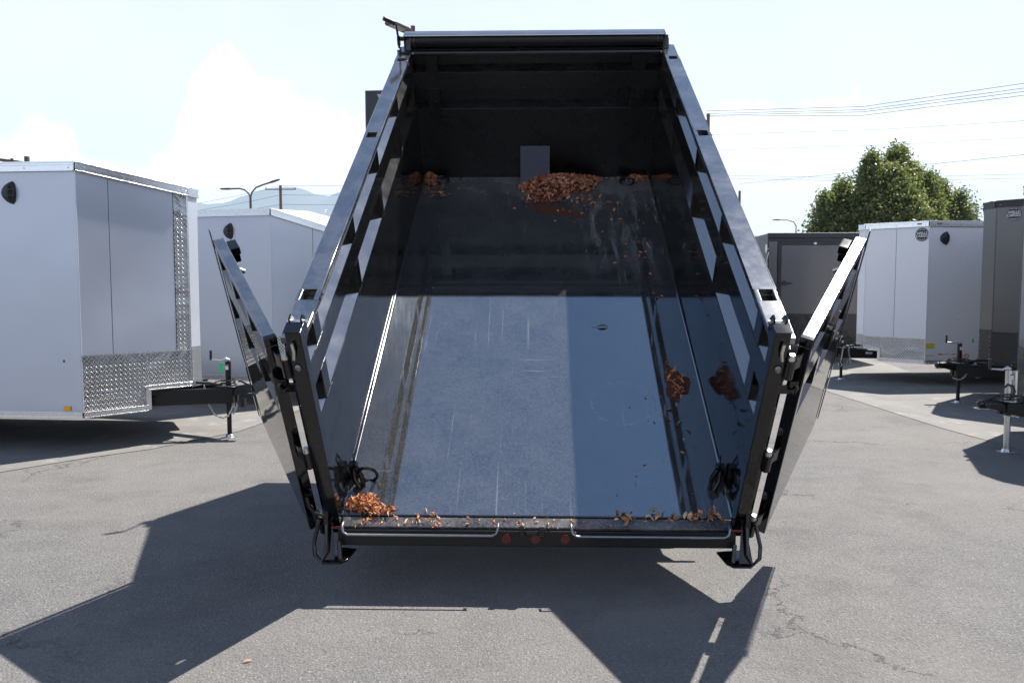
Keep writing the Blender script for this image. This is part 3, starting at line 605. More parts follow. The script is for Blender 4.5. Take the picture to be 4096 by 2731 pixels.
pile = leaves('leaf_pile', heap(0.94, 4.0, 0.12, 0.07, 0.02, 120, 0.026), LEAF, (0.25, 0.5), 'thin drift of dry leaves in the far right corner beside a ring', 'leaf heaps in the bed', cat='leaf pile')
pile = leaves('leaf_pile', heap(0.885, 1.10, 0.07, 0.18, 0.012, 55, 0.030), LEAF, (0.22, 0.4), 'flat rusty brown leaf mat along the right wall, in line with the sunlit sky reflection', 'leaf heaps in the bed', cat='leaf pile'); mound('mulch', 0.885, 1.10, 0.085, 0.17, 0.012, 0, pile)
pile = leaves('husk_pile', heap(-0.935, 0.075, 0.095, 0.06, 0.028, 230, 0.036) + heap(-0.86, 0.03, 0.12, 0.035, 0.008, 60, 0.034) + [(rnd.uniform(-0.9, -0.5), rnd.uniform(-0.05, 0.03), 0.006, 0.026, 0.2) for _ in range(26)], HUSK, (0.14, 0.3), 'bright orange curled husks heaped by the left end of the rear sill', cat='husk pile')
sc = []
for _ in range(34): sc.append((rnd.gauss(0.55, 0.16), rnd.uniform(2.5, 3.6), 0.006, 0.028, 0.2))
for _ in range(34): sc.append((rnd.gauss(0.86, 0.035), rnd.uniform(0.1, 3.6), 0.006, 0.028, 0.2))
for _ in range(45): sc.append((rnd.uniform(-0.95, 0.95), 4.03 - abs(rnd.gauss(0, 0.06)), 0.007, 0.024, 0.2))
for _ in range(24): sc.append((rnd.gauss(-0.86, 0.05), rnd.gauss(3.72, 0.06), 0.006, 0.026, 0.2))
for _ in range(46): sc.append((rnd.gauss(0.42, 0.13), rnd.gauss(3.58, 0.09), 0.008, 0.032, 0.3))
for _ in range(40): sc.append((rnd.gauss(0.1, 0.35), rnd.gauss(3.75, 0.16), 0.006, 0.028, 0.3))
for _ in range(22): sc.append((rnd.gauss(-0.9, 0.1), rnd.gauss(3.9, 0.14), 0.006, 0.028, 0.3))
for _ in range(14): sc.append((rnd.uniform(0.4, 0.8), rnd.uniform(0.1, 1.0), 0.006, 0.014, 0.2))
leaves('scattered_leaves', [q for q in sc if abs(q[0]) < 1.02], LEAF, (0.3, 0.6), 'loose dry leaves scattered along the right side and far end of the bed floor')
sc = [(rnd.uniform(0.42, 1.0), rnd.gauss(0.005, 0.022), 0.006, 0.032, 0.3) for _ in range(36)] + [(rnd.uniform(0.80, 1.0), rnd.gauss(0.01, 0.02), 0.010, 0.032, 0.3) for _ in range(26)]
leaves('sill_leaves', sc, leafm('tan_leaf', (0.20, 0.065, 0.025), (0.55, 0.30, 0.15)), (0.25, 0.5), 'tan and brown leaves lined up along the right half of the rear sill')
sc = [(rnd.uniform(-0.95, 0.4), rnd.gauss(-0.045, 0.02), 0.002, 0.012, 0.1) for _ in range(130)]
leaves('sill_crumbs', sc, HUSK, (0.3, 0.6), 'orange crumbs of husk sprinkled on the left half of the rear sill', cat='debris')
# mulch stain below the big heap
m = MB(); pts = []
for k in range(26):
    a = 2 * pi * k / 26; u, v = 0.26 * cos(a) * (1 + 0.12 * sin(3 * a)), 0.085 * sin(a) * (1 + 0.2 * sin(2 * a + 1)); an = -0.42; pts.append((0.17 + u * cos(an) - v * sin(an), 3.39 + u * sin(an) + v * cos(an), 0.0048))
m.poly(pts); tag(m.build('mulch_stain', MULCH, None, BED, recalc=False), 'flat brown smear of leaf mulch just below the largest leaf heap', 'mulch', kind='stuff')
def single_leaf(loc, sz, rz, mat, name, label, M=None, twig=True, shape=0.35):
    m = MB(); R = Matrix.Rotation(rz, 4, 'Z'); rows = []
    for i in range(7):
        q = i / 6; wv = sz * shape * sin(pi * (0.06 + 0.9 * q)) ; z = sz * (0.02 + 0.05 * sin(pi * q)); rows.append([m.bm.verts.new(R @ Vector((sz * (q - 0.5), j * wv / 2, z + abs(j) * wv * 0.28 + 0.004))) for j in (-1, -0.5, 0, 0.5, 1)])
    for a, b in zip(rows, rows[1:]):
        for k in range(4): m.bm.faces.new([a[k], b[k], b[k + 1], a[k + 1]])
    o = m.build(name, mat, None, (M or Matrix()) @ Matrix.Translation(loc), smooth=180); tag(o, label, 'leaf')
    if twig:
        m = MB(); m.tube([R @ Vector((-sz * 0.48, 0, sz * 0.04)), R @ Vector((-sz * 0.75, sz * 0.06, sz * 0.03)), R @ Vector((-sz * 1.0, sz * 0.02, 0.003))], 0.0011, 5); m.build('stalk', mat, o)
single_leaf((0.46, 1.70, 0.004), 0.075, 0.05, simple('green_leaf', (0.10, 0.13, 0.03), 0.6), 'green_leaf', 'single greenish leaf on the blue sky reflection in the bed floor', BED)
single_leaf((-1.25, 3.45, 0.001), 0.040, 0.4, simple('orange_leaf', (0.55, 0.22, 0.09), 0.6), 'orange_leaf', 'lone orange leaf on the sunlit asphalt below the left door shadow')

# ------------------------------------------------------------------ enclosed cargo trailers
def wall_panel(m, p0, p1, za0, za1, zb0, zb1, out, t=0.006, off=0.0, gap=0.002):
    """thin upright sheet from p0 to p1 (xy), bottoms za, tops zb, proud of the wall line by off"""
    p0 = Vector((p0[0], p0[1], 0)); p1 = Vector((p1[0], p1[1], 0)); d = (p1 - p0).normalized(); ln = (p1 - p0).length; p0 = p0 + d * gap; p1 = p1 - d * gap; o = Vector((out[0], out[1], 0))
    z = Vector((0, 0, 1)); a, b = p0 + o * off, p1 + o * off
    q = [a + z * za0, b + z * za1, b + z * zb1, a + z * zb0]; q2 = [v + o * t for v in q]; bm = m.bm
    A = [bm.verts.new(v) for v in q]; B = [bm.verts.new(v) for v in q2]; fs = [bm.faces.new(A), bm.faces.new(B)]
    for i in range(4): fs.append(bm.faces.new([A[i], B[i], B[(i + 1) % 4], A[(i + 1) % 4]]))
    for f in fs:
        for l in f.loops: l[m.uv].uv = ((l.vert.co - p0).dot(d), l.vert.co.z)
    return m
def lerp(a, b, t): return tuple(x + (y - x) * t for x, y in zip(a, b))
def jack(parent, x, y, ztop, zt, tube_m, tag_len=0.085, handle=1, crank=0.19, r=0.026, face=(0, -1)):
    """crank-up tongue jack: outer tube, inner tube, foot, crank with grip, green tag"""
    m = MB(); m.tube([(x, y, zt - 0.03), (x, y, ztop)], r + 0.004, 16); jk = m.build('jack_tube', tube_m, parent, smooth=40)
    m = MB(); m.tube([(x, y, 0.02), (x, y, zt - 0.02)], r - 0.002, 16); m.build('jack_leg', tube_m if tube_m is not BLKTRIM else FRAMEB, jk, smooth=40)
    m = MB(); m.prism([(x - 0.07, y - 0.055, 0.002), (x + 0.07, y - 0.055, 0.002), (x + 0.07, y + 0.055, 0.002), (x - 0.07, y + 0.055, 0.002)], (0, 0, 0.006)); m.loft([[(x + r_ * cos(q), y + r_ * sin(q), z) for q in [k * pi / 6 for k in range(12)]] for r_, z in ((0.048, 0.008), (0.034, 0.035))]); m.build('jack_foot', GALV, jk, bevel=0.002)
    m = MB(); h = handle; m.tube([(x, y, ztop + 0.004), (x - 0.02 * h, y, ztop + 0.03), (x - 0.07 * h, y, ztop + 0.008), (x - crank * h, y, ztop + 0.018)], [0.02, 0.016, 0.011, 0.009], 8); m.ball((x, y, ztop + 0.018), 0.024, (1, 1, 0.7), 10); m.build('crank_arm', GALV, jk, smooth=50)
    m = MB(); m.tube([(x - crank * h, y, ztop + 0.012), (x - crank * h, y, ztop + 0.115)], 0.014, 12); m.build('crank_grip', PLASTIC, jk, smooth=40)
    m = MB(); m.box((x - 0.016, face[1] * (r + 0.0055) + y, ztop - 0.085), (x + 0.016, face[1] * (r + 0.0045) + y, ztop - 0.03)); m.build('jack_label', WHITEP, jk)
    m = MB(); m.box((x - 0.016, face[1] * (r + 0.0065) + y, ztop - 0.045), (x + 0.016, face[1] * (r + 0.0056) + y, ztop - 0.03)); m.build('label_band', REDP, jk)
    return jk
def paper_tag(parent, x, y, z, w, h, rz=0.0, lines=0):
    R = Matrix.Translation((x, y, z)) @ Matrix.Rotation(rz, 4, 'Z')
    m = MB(); m.prism([R @ Vector(v) for v in ((-w / 2, 0, 0), (w / 2, 0, 0), (w * 0.44, 0.004, -h * 0.5), (w / 2, 0.0, -h), (-w / 2, 0.0, -h))], R.to_3x3() @ Vector((0, 0.0012, 0))); t = m.build('paper_tag', GREENTAG, parent)
    if lines:
        m = MB(); rr = random.Random(3)
        for i in range(lines):
            zz = -h * (0.14 + 0.8 * i / lines); xx = -w * 0.42
            while xx < w * 0.36:
                l = rr.uniform(0.004, 0.016); m.box((xx, -0.0016, zz), (min(xx + l, w * 0.43), -0.0008, zz + 0.0028), R); xx += l + 0.004
        m.build('tag_writing', PLASTIC, t)
def chain(parent, pts, r=0.011, wire=0.0028, name='safety_chain', hook=True):
    pts = [Vector(p) for p in pts]; L = [0]
    for a, b in zip(pts, pts[1:]): L.append(L[-1] + (b - a).length)
    m = MB(); s_ = 0; k = 0
    while s_ < L[-1]:
        for i in range(len(pts) - 1):
            if L[i] <= s_ <= L[i + 1]: c = pts[i].lerp(pts[i + 1], (s_ - L[i]) / max(1e-6, L[i + 1] - L[i])); d = (pts[i + 1] - pts[i]).normalized(); break
        u = d.orthogonal().normalized() if k % 2 else d.cross(d.orthogonal()).normalized()
        m.tube([c + d * (r * 1.15 * cos(q)) + u * (r * 0.62 * sin(q)) for q in [j * pi / 4 for j in range(8)]], wire, 5, closed=True); s_ += r * 1.45; k += 1
    c = m.build(name, GALV, parent, smooth=50)
    if hook:
        e = pts[-1]; m = MB(); m.tube([e + Vector(v) * (r / 0.011) for v in ((0, 0, 0), (0.004, 0, -0.02), (-0.012, 0, -0.045), (0.0, 0, -0.068), (0.022, 0, -0.066), (0.034, 0, -0.045), (0.028, 0, -0.025))], [0.004, 0.006, 0.007, 0.008, 0.008, 0.006, 0.003], 8); m.build('chain_hook', GALV, c, smooth=60)
def vent(parent, cx, cz, y, s=1.0, dirn=1, ny=-1):
    """black scoop vent: a shield with a mouth, on a side wall at y (outward ny)"""
    out = [(-0.082, 0.0), (-0.070, 0.040), (-0.040, 0.075), (0.0, 0.098), (0.035, 0.108), (0.055, 0.085), (0.064, 0.04), (0.067, 0.0), (0.064, -0.04), (0.055, -0.085), (0.035, -0.108), (0.0, -0.098), (-0.040, -0.075), (-0.070, -0.040)]
    def ring(k, d, sh=0.0): return [(cx + dirn * (a * k + sh) * s, y + ny * d, cz + b * k * s) for a, b in out]
    m = MB(); m.loft([ring(1, 0.001), ring(1, 0.008), ring(0.86, 0.028), ring(0.62, 0.038), ring(0.2, 0.044)]); v = m.build('vent', PLASTIC, parent, smooth=40)
    for q in (-0.03, 0.025):
        m = MB(); m.box((cx + dirn * 0.0 * s, y + ny * 0.030, cz + q * s), (cx + dirn * 0.062 * s, y + ny * 0.048, cz + (q + 0.008) * s)); m.build('vent_slat', BLKTRIM, v, bevel=0.001)
    m = MB(); m.prism([(cx + dirn * a * s, y + ny * 0.0445, cz + b * s) for a, b in ((0.012, 0.06), (0.03, 0.075), (0.05, 0.05), (0.055, 0), (0.05, -0.05), (0.03, -0.075), (0.012, -0.06))], (0, ny * 0.0015, 0)); m.build('vent_mouth_plate', simple('vent_mouth_shade', (0.004, 0.004, 0.004), 0.9), v)  # near-black plate on the vent; its colour stands for the shaded opening
def logo(parent, M, r, dark=PLASTIC):
    m = MB(); m.tube([(0, 0, 0), (0, 0, 0.002)], r, 36); d = m.build('round_badge', dark, parent, M, smooth=30)
    m = MB(); m.tube([(r * 0.92 * cos(q), r * 0.92 * sin(q), 0.0025) for q in [k * 2 * pi / 40 for k in range(40)]], r * 0.018, 5, closed=True); m.build('badge_ring', WHITEP, d, smooth=50)
    text_mesh('badge_lettering', 'WELLS', r * 0.50, WHITEP, d, Matrix.Translation((0, r * 0.20, 0.003)))
    text_mesh('badge_lettering', 'CARGO', r * 0.50, WHITEP, d, Matrix.Translation((0, -r * 0.22, 0.003)))
    for sy in (1, -1):
        m = MB(); m.tube([(r * 0.74 * cos(q), sy * r * 0.74 * sin(q), 0.0028) for q in [radians(55 + k * 70 / 8) for k in range(9)]], r * 0.03, 5); m.build('badge_arc', WHITEP, d, smooth=50)

SCREW = None
def cargo_trailer(name, loc, yaw, label, group, W=2.23, nl=0.557, tw=0.2, H=2.78, drop=0.15, zb=0.35, step=0.21, kstep=0.567, dp=0.945, seams=(0.27,), strip=True, Ls=5.0,
                  skin_m=SILVER, trim_m=ALU, dp_m=DIA, side=-1, jx=0.36, jtop=0.80, jm=FRAMEB, tongue_z=(0.38, 0.54), jh=1, coupler=0.66, side_seams=(0.9, 2.1, 3.3, 4.4), tipdia=False, rivets=False, jcrank=0.19, jr=0.026):
    """local frame: x towards the nose, y left, origin on the ground under the middle of the front shoulders; side = which side faces the camera"""
    T = empty(name, loc, yaw, label, 'enclosed trailer', group)
    hw, ht = W / 2, tw / 2
    foot = [(-Ls, -hw), (0, -hw), (nl, -ht), (nl, ht), (0, hw), (-Ls, hw)]
    hz_ = [H, H, H - drop, H - drop, H, H]
    i_ = 0.008
    def inset(p): return (p[0] - i_ if p[0] > 0 else p[0] + (i_ if p[0] < -0.1 else -0.002), p[1] * (1 - i_ / hw * 1.3))
    m = MB(); lo_ = [m.bm.verts.new(Vector((*inset(p), zb + step + 0.02 if p[0] > 0 else zb + 0.03))) for p in foot]; up = [m.bm.verts.new(Vector((*inset(p), z - 0.02))) for p, z in zip(foot, hz_)]
    m.bm.faces.new(lo_); m.bm.faces.new(up[::-1])
    for k in range(6): m.bm.faces.new([lo_[k], lo_[(k + 1) % 6], up[(k + 1) % 6], up[k]])
    m.build('body', FRAMEB, T)
    m = MB(); cx_ = [(-Ls, 0), (0, 0), (nl, 0)]
    rl = [m.bm.verts.new(Vector((p[0], p[1], z))) for p, z in zip(foot, hz_)]
    rc = [m.bm.verts.new(Vector(v)) for v in ((-Ls, 0, H + 0.05), (0, 0, H + 0.05), (nl, 0, H - drop + 0.015))]
    m.bm.faces.new([rl[0], rl[1], rc[1], rc[0]]); m.bm.faces.new([rc[0], rc[1], rl[4], rl[5]]); m.bm.faces.new([rl[1], rl[2], rc[2], rc[1]]); m.bm.faces.new([rc[1], rc[2], rl[3], rl[4]])
    m.build('roof', WHITE, T, recalc=False)
    for sd in (side, -side):
        c = (0, sd * hw); t_ = (nl, sd * ht); out = (0, sd)
        # side skins
        sx_ = [0.0] + list(side_seams) + [Ls] if sd == side else [0.0, Ls]
        for a, b in zip(sx_, sx_[1:]):
            m = MB(); wall_panel(m, (-a, c[1]), (-b, c[1]), zb + 0.02, zb + 0.02, H - 0.03, H - 0.03, out, gap=0.003); sp = m.build('skin_panel', skin_m, T, bevel=0.0015)
            if rivets and sd == side:
                m = MB()
                for xx in (-a - 0.55,):
                    for k in range(22): m.ball((xx, c[1] + sd * 0.007, zb + 0.12 + k * 0.1), 0.006, (1, 0.5, 1), 6)
                m.build('rivet_row', ALU, sp, smooth=50)
        # nose skins
        d = Vector((t_[0] - c[0], t_[1] - c[1], 0)); n2 = Vector((-d.y, d.x, 0)).normalized() * (1 if sd > 0 else -1)
        if n2.y * sd < 0: n2 = -n2
        fr = [0.0] + list(seams) + [0.86 if strip else 1.0]
        for a, b in zip(fr, fr[1:]):
            m = MB(); wall_panel(m, lerp(c, t_, a), lerp(c, t_, b), dp, dp, H - drop * a - 0.03, H - drop * b - 0.03, n2, gap=0.003); m.build('skin_panel', skin_m, T, bevel=0.0015)
        if strip:
            m = MB(); wall_panel(m, lerp(c, t_, 0.861), t_, dp, dp, H - drop * 0.86 - 0.03, H - drop - 0.03, n2, t=0.008); m.build('diamond_plate_panel', dp_m, T)
        m = MB(); wall_panel(m, c, lerp(c, t_, kstep), zb + 0.02, zb + 0.02, dp - 0.003, dp - 0.003, n2, t=0.008, gap=0); m.build('diamond_plate_panel', dp_m, T)
        m = MB(); wall_panel(m, lerp(c, t_, kstep), t_, zb + step, zb + step, dp - 0.003, dp - 0.003, n2, t=0.008, gap=0); m.build('diamond_plate_panel', dp_m, T)
        m = MB(); wall_panel(m, c, t_, dp - 0.004, dp - 0.004, dp + 0.008, dp + 0.008, n2, t=0.005, off=0.0082, gap=0); m.build('trim_strip', trim_m, T)
        # trims: three-ribbed roof rail, bottom rail, corner bead
        def railing(nm, p0, p1, z0a, z0b, hgt, o_):
            m = MB()
            wall_panel(m, p0, p1, z0a, z0b, z0a + hgt, z0b + hgt, o_, t=0.012, off=0.0085, gap=0); wall_panel(m, p0, p1, z0a, z0b, z0a + 0.012, z0b + 0.012, o_, t=0.02, off=0.0087, gap=0.001)
            wall_panel(m, p0, p1, z0a + hgt - 0.012, z0b + hgt - 0.012, z0a + hgt + 0.002, z0b + hgt + 0.002, o_, t=0.02, off=0.0089, gap=0.001); wall_panel(m, p0, p1, z0a + hgt * 0.6, z0b + hgt * 0.6, z0a + hgt * 0.66, z0b + hgt * 0.66, o_, t=0.0145, off=0.0091, gap=0.001)
            tr = m.build(nm, trim_m, T, bevel=0.0015)
            v0 = Vector((*p0, 0)); v1 = Vector((*p1, 0)); ln = (v1 - v0).length; ns = max(2, int(ln / 0.42)); oo = Vector((o_[0], o_[1], 0)); global SCREW
            for k in range(ns + 1 if sd == side and ln < 9 else 0):
                q = (0.05 + (ln - 0.1) * k / ns) / ln; pt = v0.lerp(v1, q) + oo * 0.021
                if SCREW is None: m = MB(); m.ball((0, 0, 0), 0.0075, seg=6); sc_ = m.build('trim_screw', GALV, tr, smooth=50); SCREW = sc_.data
                else: sc_ = bpy.data.objects.new('trim_screw', SCREW); COL.objects.link(sc_); sc_.parent = tr
                sc_.location = (pt.x, pt.y, z0a + (z0b - z0a) * q + hgt * 0.36)
        railing('roof_trim', (-Ls, c[1]), c, H - 0.085, H - 0.085, 0.09, out); railing('roof_trim', c, t_, H - 0.085, H - drop - 0.085, 0.09, n2)
        railing('bottom_trim', (-Ls, c[1]), c, zb, zb, 0.06, out); railing('bottom_trim', c, lerp(c, t_, kstep), zb, zb, 0.06, n2); railing('bottom_trim', lerp(c, t_, kstep), t_, zb + step, zb + step, 0.05, n2)
        q0 = lerp(c, t_, kstep - 0.02); q1 = lerp(c, t_, kstep + 0.03); m = MB(); wall_panel(m, q0, q1, zb + 0.012, zb + 0.012, zb + step + 0.045, zb + step + 0.045, n2, t=0.016, off=0.0095); m.build('step_trim', trim_m, T, bevel=0.0015)
        m = MB(); m.tube([(c[0] + 0.002, c[1] + sd * 0.004, zb + 0.05), (c[0] + 0.002, c[1] + sd * 0.004, H - 0.08)], 0.008, 8); m.build('corner_bead', skin_m, T, smooth=60)
        m = MB(); m.tube([(t_[0], t_[1] + sd * 0.003, zb + step + 0.04), (t_[0], t_[1] + sd * 0.003, H - drop - 0.08)], 0.009, 8); m.build('corner_bead', trim_m if strip else skin_m, T, smooth=60)
    m = MB(); wall_panel(m, (nl, -ht), (nl, ht), zb + step, zb + step, H - drop - 0.02, H - drop - 0.02, (1, 0), t=0.008); m.build('nose_panel', skin_m, T)
    m = MB(); wall_panel(m, (nl, -ht - 0.002), (nl, ht + 0.002), zb + step - 0.01, zb + step - 0.01, dp + 0.03, dp + 0.03, (1, 0), t=0.004, off=0.0085, gap=0); npn = m.build('nose_guard', DIAS if dp_m is DIA else dp_m, T)
    m = MB()
    for k in range(7):
        for yy in (-ht + 0.02, ht - 0.02): m.ball((nl + 0.014, yy, zb + step + 0.02 + k * 0.06), 0.005, seg=6)
    m.build('guard_rivets', GALV, npn, smooth=50)
    m = MB(); wall_panel(m, (nl, -ht), (nl, ht), H - drop - 0.085, H - drop - 0.085, H - drop + 0.003, H - drop + 0.003, (1, 0), t=0.018, off=0.009, gap=0); m.build('roof_trim', trim_m, T, bevel=0.001)
    m = MB(); wall_panel(m, (-Ls, -hw), (-Ls, hw), zb, zb, H, H, (-1, 0), t=0.01); m.build('rear_panel', skin_m, T)
    # running gear
    for wy in (-hw - 0.001, hw + 0.001):
        s2 = 1 if wy > 0 else -1
        for wx in (-2.6, -3.45):
            m = MB(); m.loft([[(wx + r * cos(q), s2 * (hw - 0.26 + u), 0.34 + r * sin(q)) for q in [k * 2 * pi / 24 for k in range(24)]] for u, r in ((0, 0.2), (0.01, 0.31), (0.04, 0.34), (0.17, 0.34), (0.20, 0.31), (0.21, 0.2))]); m.build('tyre', RUBBER, T, smooth=40)
        m = MB(); m.box((-3.95, min(s2 * (hw - 0.05), s2 * (hw + 0.03)), 0.36), (-2.1, max(s2 * (hw - 0.05), s2 * (hw + 0.03)), 0.78)); m.build('fender', trim_m, T, bevel=0.01)
    m = MB(); m.box((-3.5, -hw + 0.2, 0.30), (-3.4, hw - 0.2, 0.38)); m.box((-2.65, -hw + 0.2, 0.30), (-2.55, hw - 0.2, 0.38)); m.build('axle', FRAMEB, T)
    # drawbar
    z0, z1 = tongue_z; cxx = nl + coupler
    for s2 in (-1, 1):
        m = MB(); m.prism([(nl * kstep - 0.25, s2 * (hw * (1 - kstep) + 0.02), z0), (nl * kstep - 0.25, s2 * (hw * (1 - kstep) - 0.05), z0), (cxx - 0.22, s2 * 0.02, z0), (cxx - 0.22, s2 * 0.075, z0)], (0, 0, z1 - z0)); m.build('tongue_beam', FRAMEB, T, bevel=0.004)
    m = MB(); m.box((cxx - 0.42, -0.085, z1 + 0.001), (cxx - 0.2, 0.085, z1 + 0.012)); tp = m.build('tongue_plate', FRAMEB, T, bevel=0.002)
    m = MB(); m.loft([[(x, y_ * w, zc + z_ * h_) for y_, z_ in ((-1, -1), (1, -1), (1, 0.4), (0.6, 1), (-0.6, 1), (-1, 0.4))] for x, w, h_, zc in ((cxx - 0.26, 0.06, 0.055, z1 - 0.05), (cxx - 0.14, 0.055, 0.05, z1 - 0.02), (cxx - 0.05, 0.036, 0.036, z1 - 0.012), (cxx - 0.02, 0.034, 0.034, z1 - 0.012))]); cpl = m.build('coupler', FRAMEB, T, bevel=0.006)
    m = MB(); m.ball((cxx, 0, z1 - 0.012), 0.042, (1, 0.95, 0.95), 14); m.build('coupler_socket', simple('socket_gloss', (0.01, 0.01, 0.01), 0.12), cpl, smooth=60)
    m = MB(); m.tube([(cxx - 0.04, 0.0, z1 + 0.02), (cxx - 0.10, 0.0, z1 + 0.035), (cxx - 0.16, 0.0, z1 + 0.065), (cxx - 0.19, 0, z1 + 0.062)], [0.010, 0.012, 0.009, 0.008], 8); m.build('coupler_latch', FRAMEB, cpl, smooth=40)
    m = MB(); m.box((cxx - 0.07, -0.045, z1 - 0.058), (cxx + 0.045, 0.045, z1 - 0.052)); m.build('coupler_lip', GALV, cpl, bevel=0.002)
    jk = jack(T, nl + jx, 0.0, jtop, z0, jm, handle=jh, crank=jcrank, r=jr, face=(0, side))
    # coiled breakaway cable and wiring loop round the jack
    m = MB(); m.tube([(nl + jx + (0.075 + 0.01 * sin(q * 0.7)) * cos(q), 0.075 * sin(q), z1 + 0.03 + 0.004 * q) for q in [k * 2 * pi / 16 for k in range(36)]] + [(nl + jx - 0.12, side * 0.04, z1 + 0.06), (nl + jx - 0.2, side * 0.03, z1 + 0.02)], 0.007, 6); m.build('wiring_loop', PLASTIC, T, smooth=50)
    m = MB(); m.tube([(nl + jx + 0.11 * cos(q) - 0.01, 0.09 * sin(q), z1 + 0.018 + 0.006 * sin(3 * q)) for q in [k * 2 * pi / 20 for k in range(20)]], 0.0028, 5, closed=True); m.build('breakaway_cable', GALV, T, smooth=50)
    m = MB(); m.tube([(nl + jx - 0.06, side * 0.03, z1 + 0.02), (nl + jx - 0.2, side * 0.06, z1 + 0.05), (nl + 0.02, side * 0.03, z1 + 0.05)], 0.016, 8); m.build('wiring_plug', PLASTIC, T, smooth=50)
    return T, hw, ht

# 1: big silver trailer at the left
T1, hw, ht = cargo_trailer('cargo_trailer', (-4.265, 8.745, 0), radians(-4.5), 'large silver enclosed trailer at the left edge, bright diamond plate on its nose', 'silver enclosed trailers on the left', W=2.0, nl=0.633, H=2.78, jtop=0.815, jh=1, jm=FRAMEB)
vent(T1, -0.66, 2.50, -hw - 0.0062, 1.0, 1, -1)
m = MB(); m.box((-0.19, -hw - 0.02, 0.425), (-0.118, -hw - 0.0062, 0.465)); m.build('marker_lamp', AMBER, T1, bevel=0.003)
m = MB(); m.ball((-0.175, -hw - 0.0062, 0.90), 0.013, (1, 0.4, 1), 8); m.build('marker_socket', simple('rusty_grommet', (0.14, 0.05, 0.02), 0.6), T1, smooth=50)
paper_tag(T1, 0.633 + 0.30, -0.034, 0.80, 0.045, 0.10, 0.1)
z1 = 0.54
chain(T1, [(0.776, -0.11, z1 + 0.02), (0.791, -0.12, 0.47), (0.816, -0.12, 0.39), (0.866, -0.11, 0.285), (0.906, -0.10, 0.24), (0.966, -0.09, 0.22), (1.016, -0.08, 0.245), (1.046, -0.07, 0.30), (1.076, -0.06, 0.37)], 0.0135, 0.0034, hook=False)
chain(T1, [(1.006, 0.06, 0.36), (1.036, 0.05, 0.30), (1.026, 0.03, 0.25), (1.066, 0.0, 0.30), (1.086, 0.0, 0.37)], 0.0135, 0.0034, hook=False)
m = MB(); m.box((1.136, -0.03, 0.33), (1.176, 0.03, 0.42)); m.build('chain_anchor', FRAMEB, T1, bevel=0.004)
# 2: second silver trailer
T2, hw2, _ = cargo_trailer('cargo_trailer', (-3.218, 11.72, 0), radians(-14), 'smaller silver enclosed trailer behind the left door of the dump trailer', 'silver enclosed trailers on the left', W=2.0, nl=0.60, H=2.61, drop=0.26, dp=0.945, side_seams=(1.35, 2.6, 3.8), seams=(0.55,))
vent(T2, -0.62, 2.33, -hw2 - 0.0062, 1.0, 1, -1)
m = MB(); m.tube([(0.1, 0.3, 2.62), (0.1, 0.3, 2.68)], 0.012, 8); m.ball((0.1, 0.3, 2.69), 0.02, seg=8); m.build('roof_stud', GALV, T2, smooth=50)
# 3: white trailer at the right, side and nose towards us
a3 = radians(189); A3 = Vector((cos(a3), sin(a3), 0)); P3 = Vector((-sin(a3), cos(a3), 0))
hw3 = 0.975; C3 = Vector((6.24, 13.4, 0)); O3 = C3 - P3 * hw3      # camera side is +y (left) of a trailer that points left
T3, _, _ = cargo_trailer('cargo_trailer', O3, a3, 'white enclosed trailer with a black scoop vent, between the gray and pewter trailers', 'enclosed trailers on the right', W=1.95, nl=0.55, tw=0.2, H=2.63, drop=0.0, zb=0.35, step=0.17, kstep=0.72, dp=0.755, seams=(0.5,), strip=False, side=1, skin_m=WHITE, side_seams=(1.3, 2.5, 3.7), rivets=True, jx=0.33, jtop=0.72, jh=-1, jm=FRAMEB, coupler=0.62)
vent(T3, -0.267, 2.36, hw3 + 0.0062, 1.0, -1, 1)
def on_side(T, x, z, y, sd, rz=0): # frame whose z axis points out of the side wall
    out = Vector((0, sd, 0)); up = Vector((0, 0, 1)); xx = up.cross(out); return Matrix(((xx.x, up.x, out.x, x), (xx.y, up.y, out.y, y), (xx.z, up.z, out.z, z), (0, 0, 0, 1)))
def on_nose(c, t, k, z, sd, off=0.0085):
    d = Vector((t[0] - c[0], t[1] - c[1], 0)).normalized(); n2 = Vector((-d.y, d.x, 0)); n2 = n2 if n2.y * sd > 0 else -n2; up = Vector((0, 0, 1)); xx = up.cross(n2); p = Vector((*lerp(c, t, k), z)) + n2 * off
    return Matrix(((xx.x, up.x, n2.x, p.x), (xx.y, up.y, n2.y, p.y), (xx.z, up.z, n2.z, p.z), (0, 0, 0, 1)))
logo(T3, on_nose((0, hw3), (0.55, 0.1), 0.10, 2.42, 1), 0.108)
for k, M_ in enumerate((on_nose((0, hw3), (0.55, 0.1), 0.14, 2.59, 1, 0.022), on_side(T3, -0.17, 2.59, hw3 + 0.022, 1))):
    m = MB(); m.box((-0.032, -0.012, 0), (0.032, 0.012, 0.012)); m.build('marker_lamp', simple('dim_amber_lens', (0.30, 0.10, 0.02), 0.3), T3, M_, bevel=0.003)
sy3 = hw3 + 0.0064
for x0, x1, zz0, zz1, mt in ((-0.005, -0.155, 0.60, 0.685, YELP), (-0.01, -0.16, 0.385 + 0.06, 0.46 + 0.02, WHITEP), (-0.01, -0.16, 0.4805, 0.50, YELP), (-0.22, -0.31, 0.43, 0.515, WHITEP), (-0.33, -0.42, 0.43, 0.515, WHITEP), (-0.45, -0.54, 0.43, 0.515, WHITEP), (-0.56, -0.65, 0.43, 0.515, ORANGEP)):
    m = MB(); m.box((x1, sy3, zz0), (x0, sy3 + 0.001, zz1)); st = m.build('sticker', mt, T3)
for x0, x1, mt in ((-0.22, -0.31, REDP), (-0.33, -0.42, BLUEP), (-0.45, -0.54, ORANGEP)):
    m = MB(); m.box((x1, sy3 + 0.0011, 0.497), (x0, sy3 + 0.002, 0.515)); m.build('sticker_band', mt, T3)
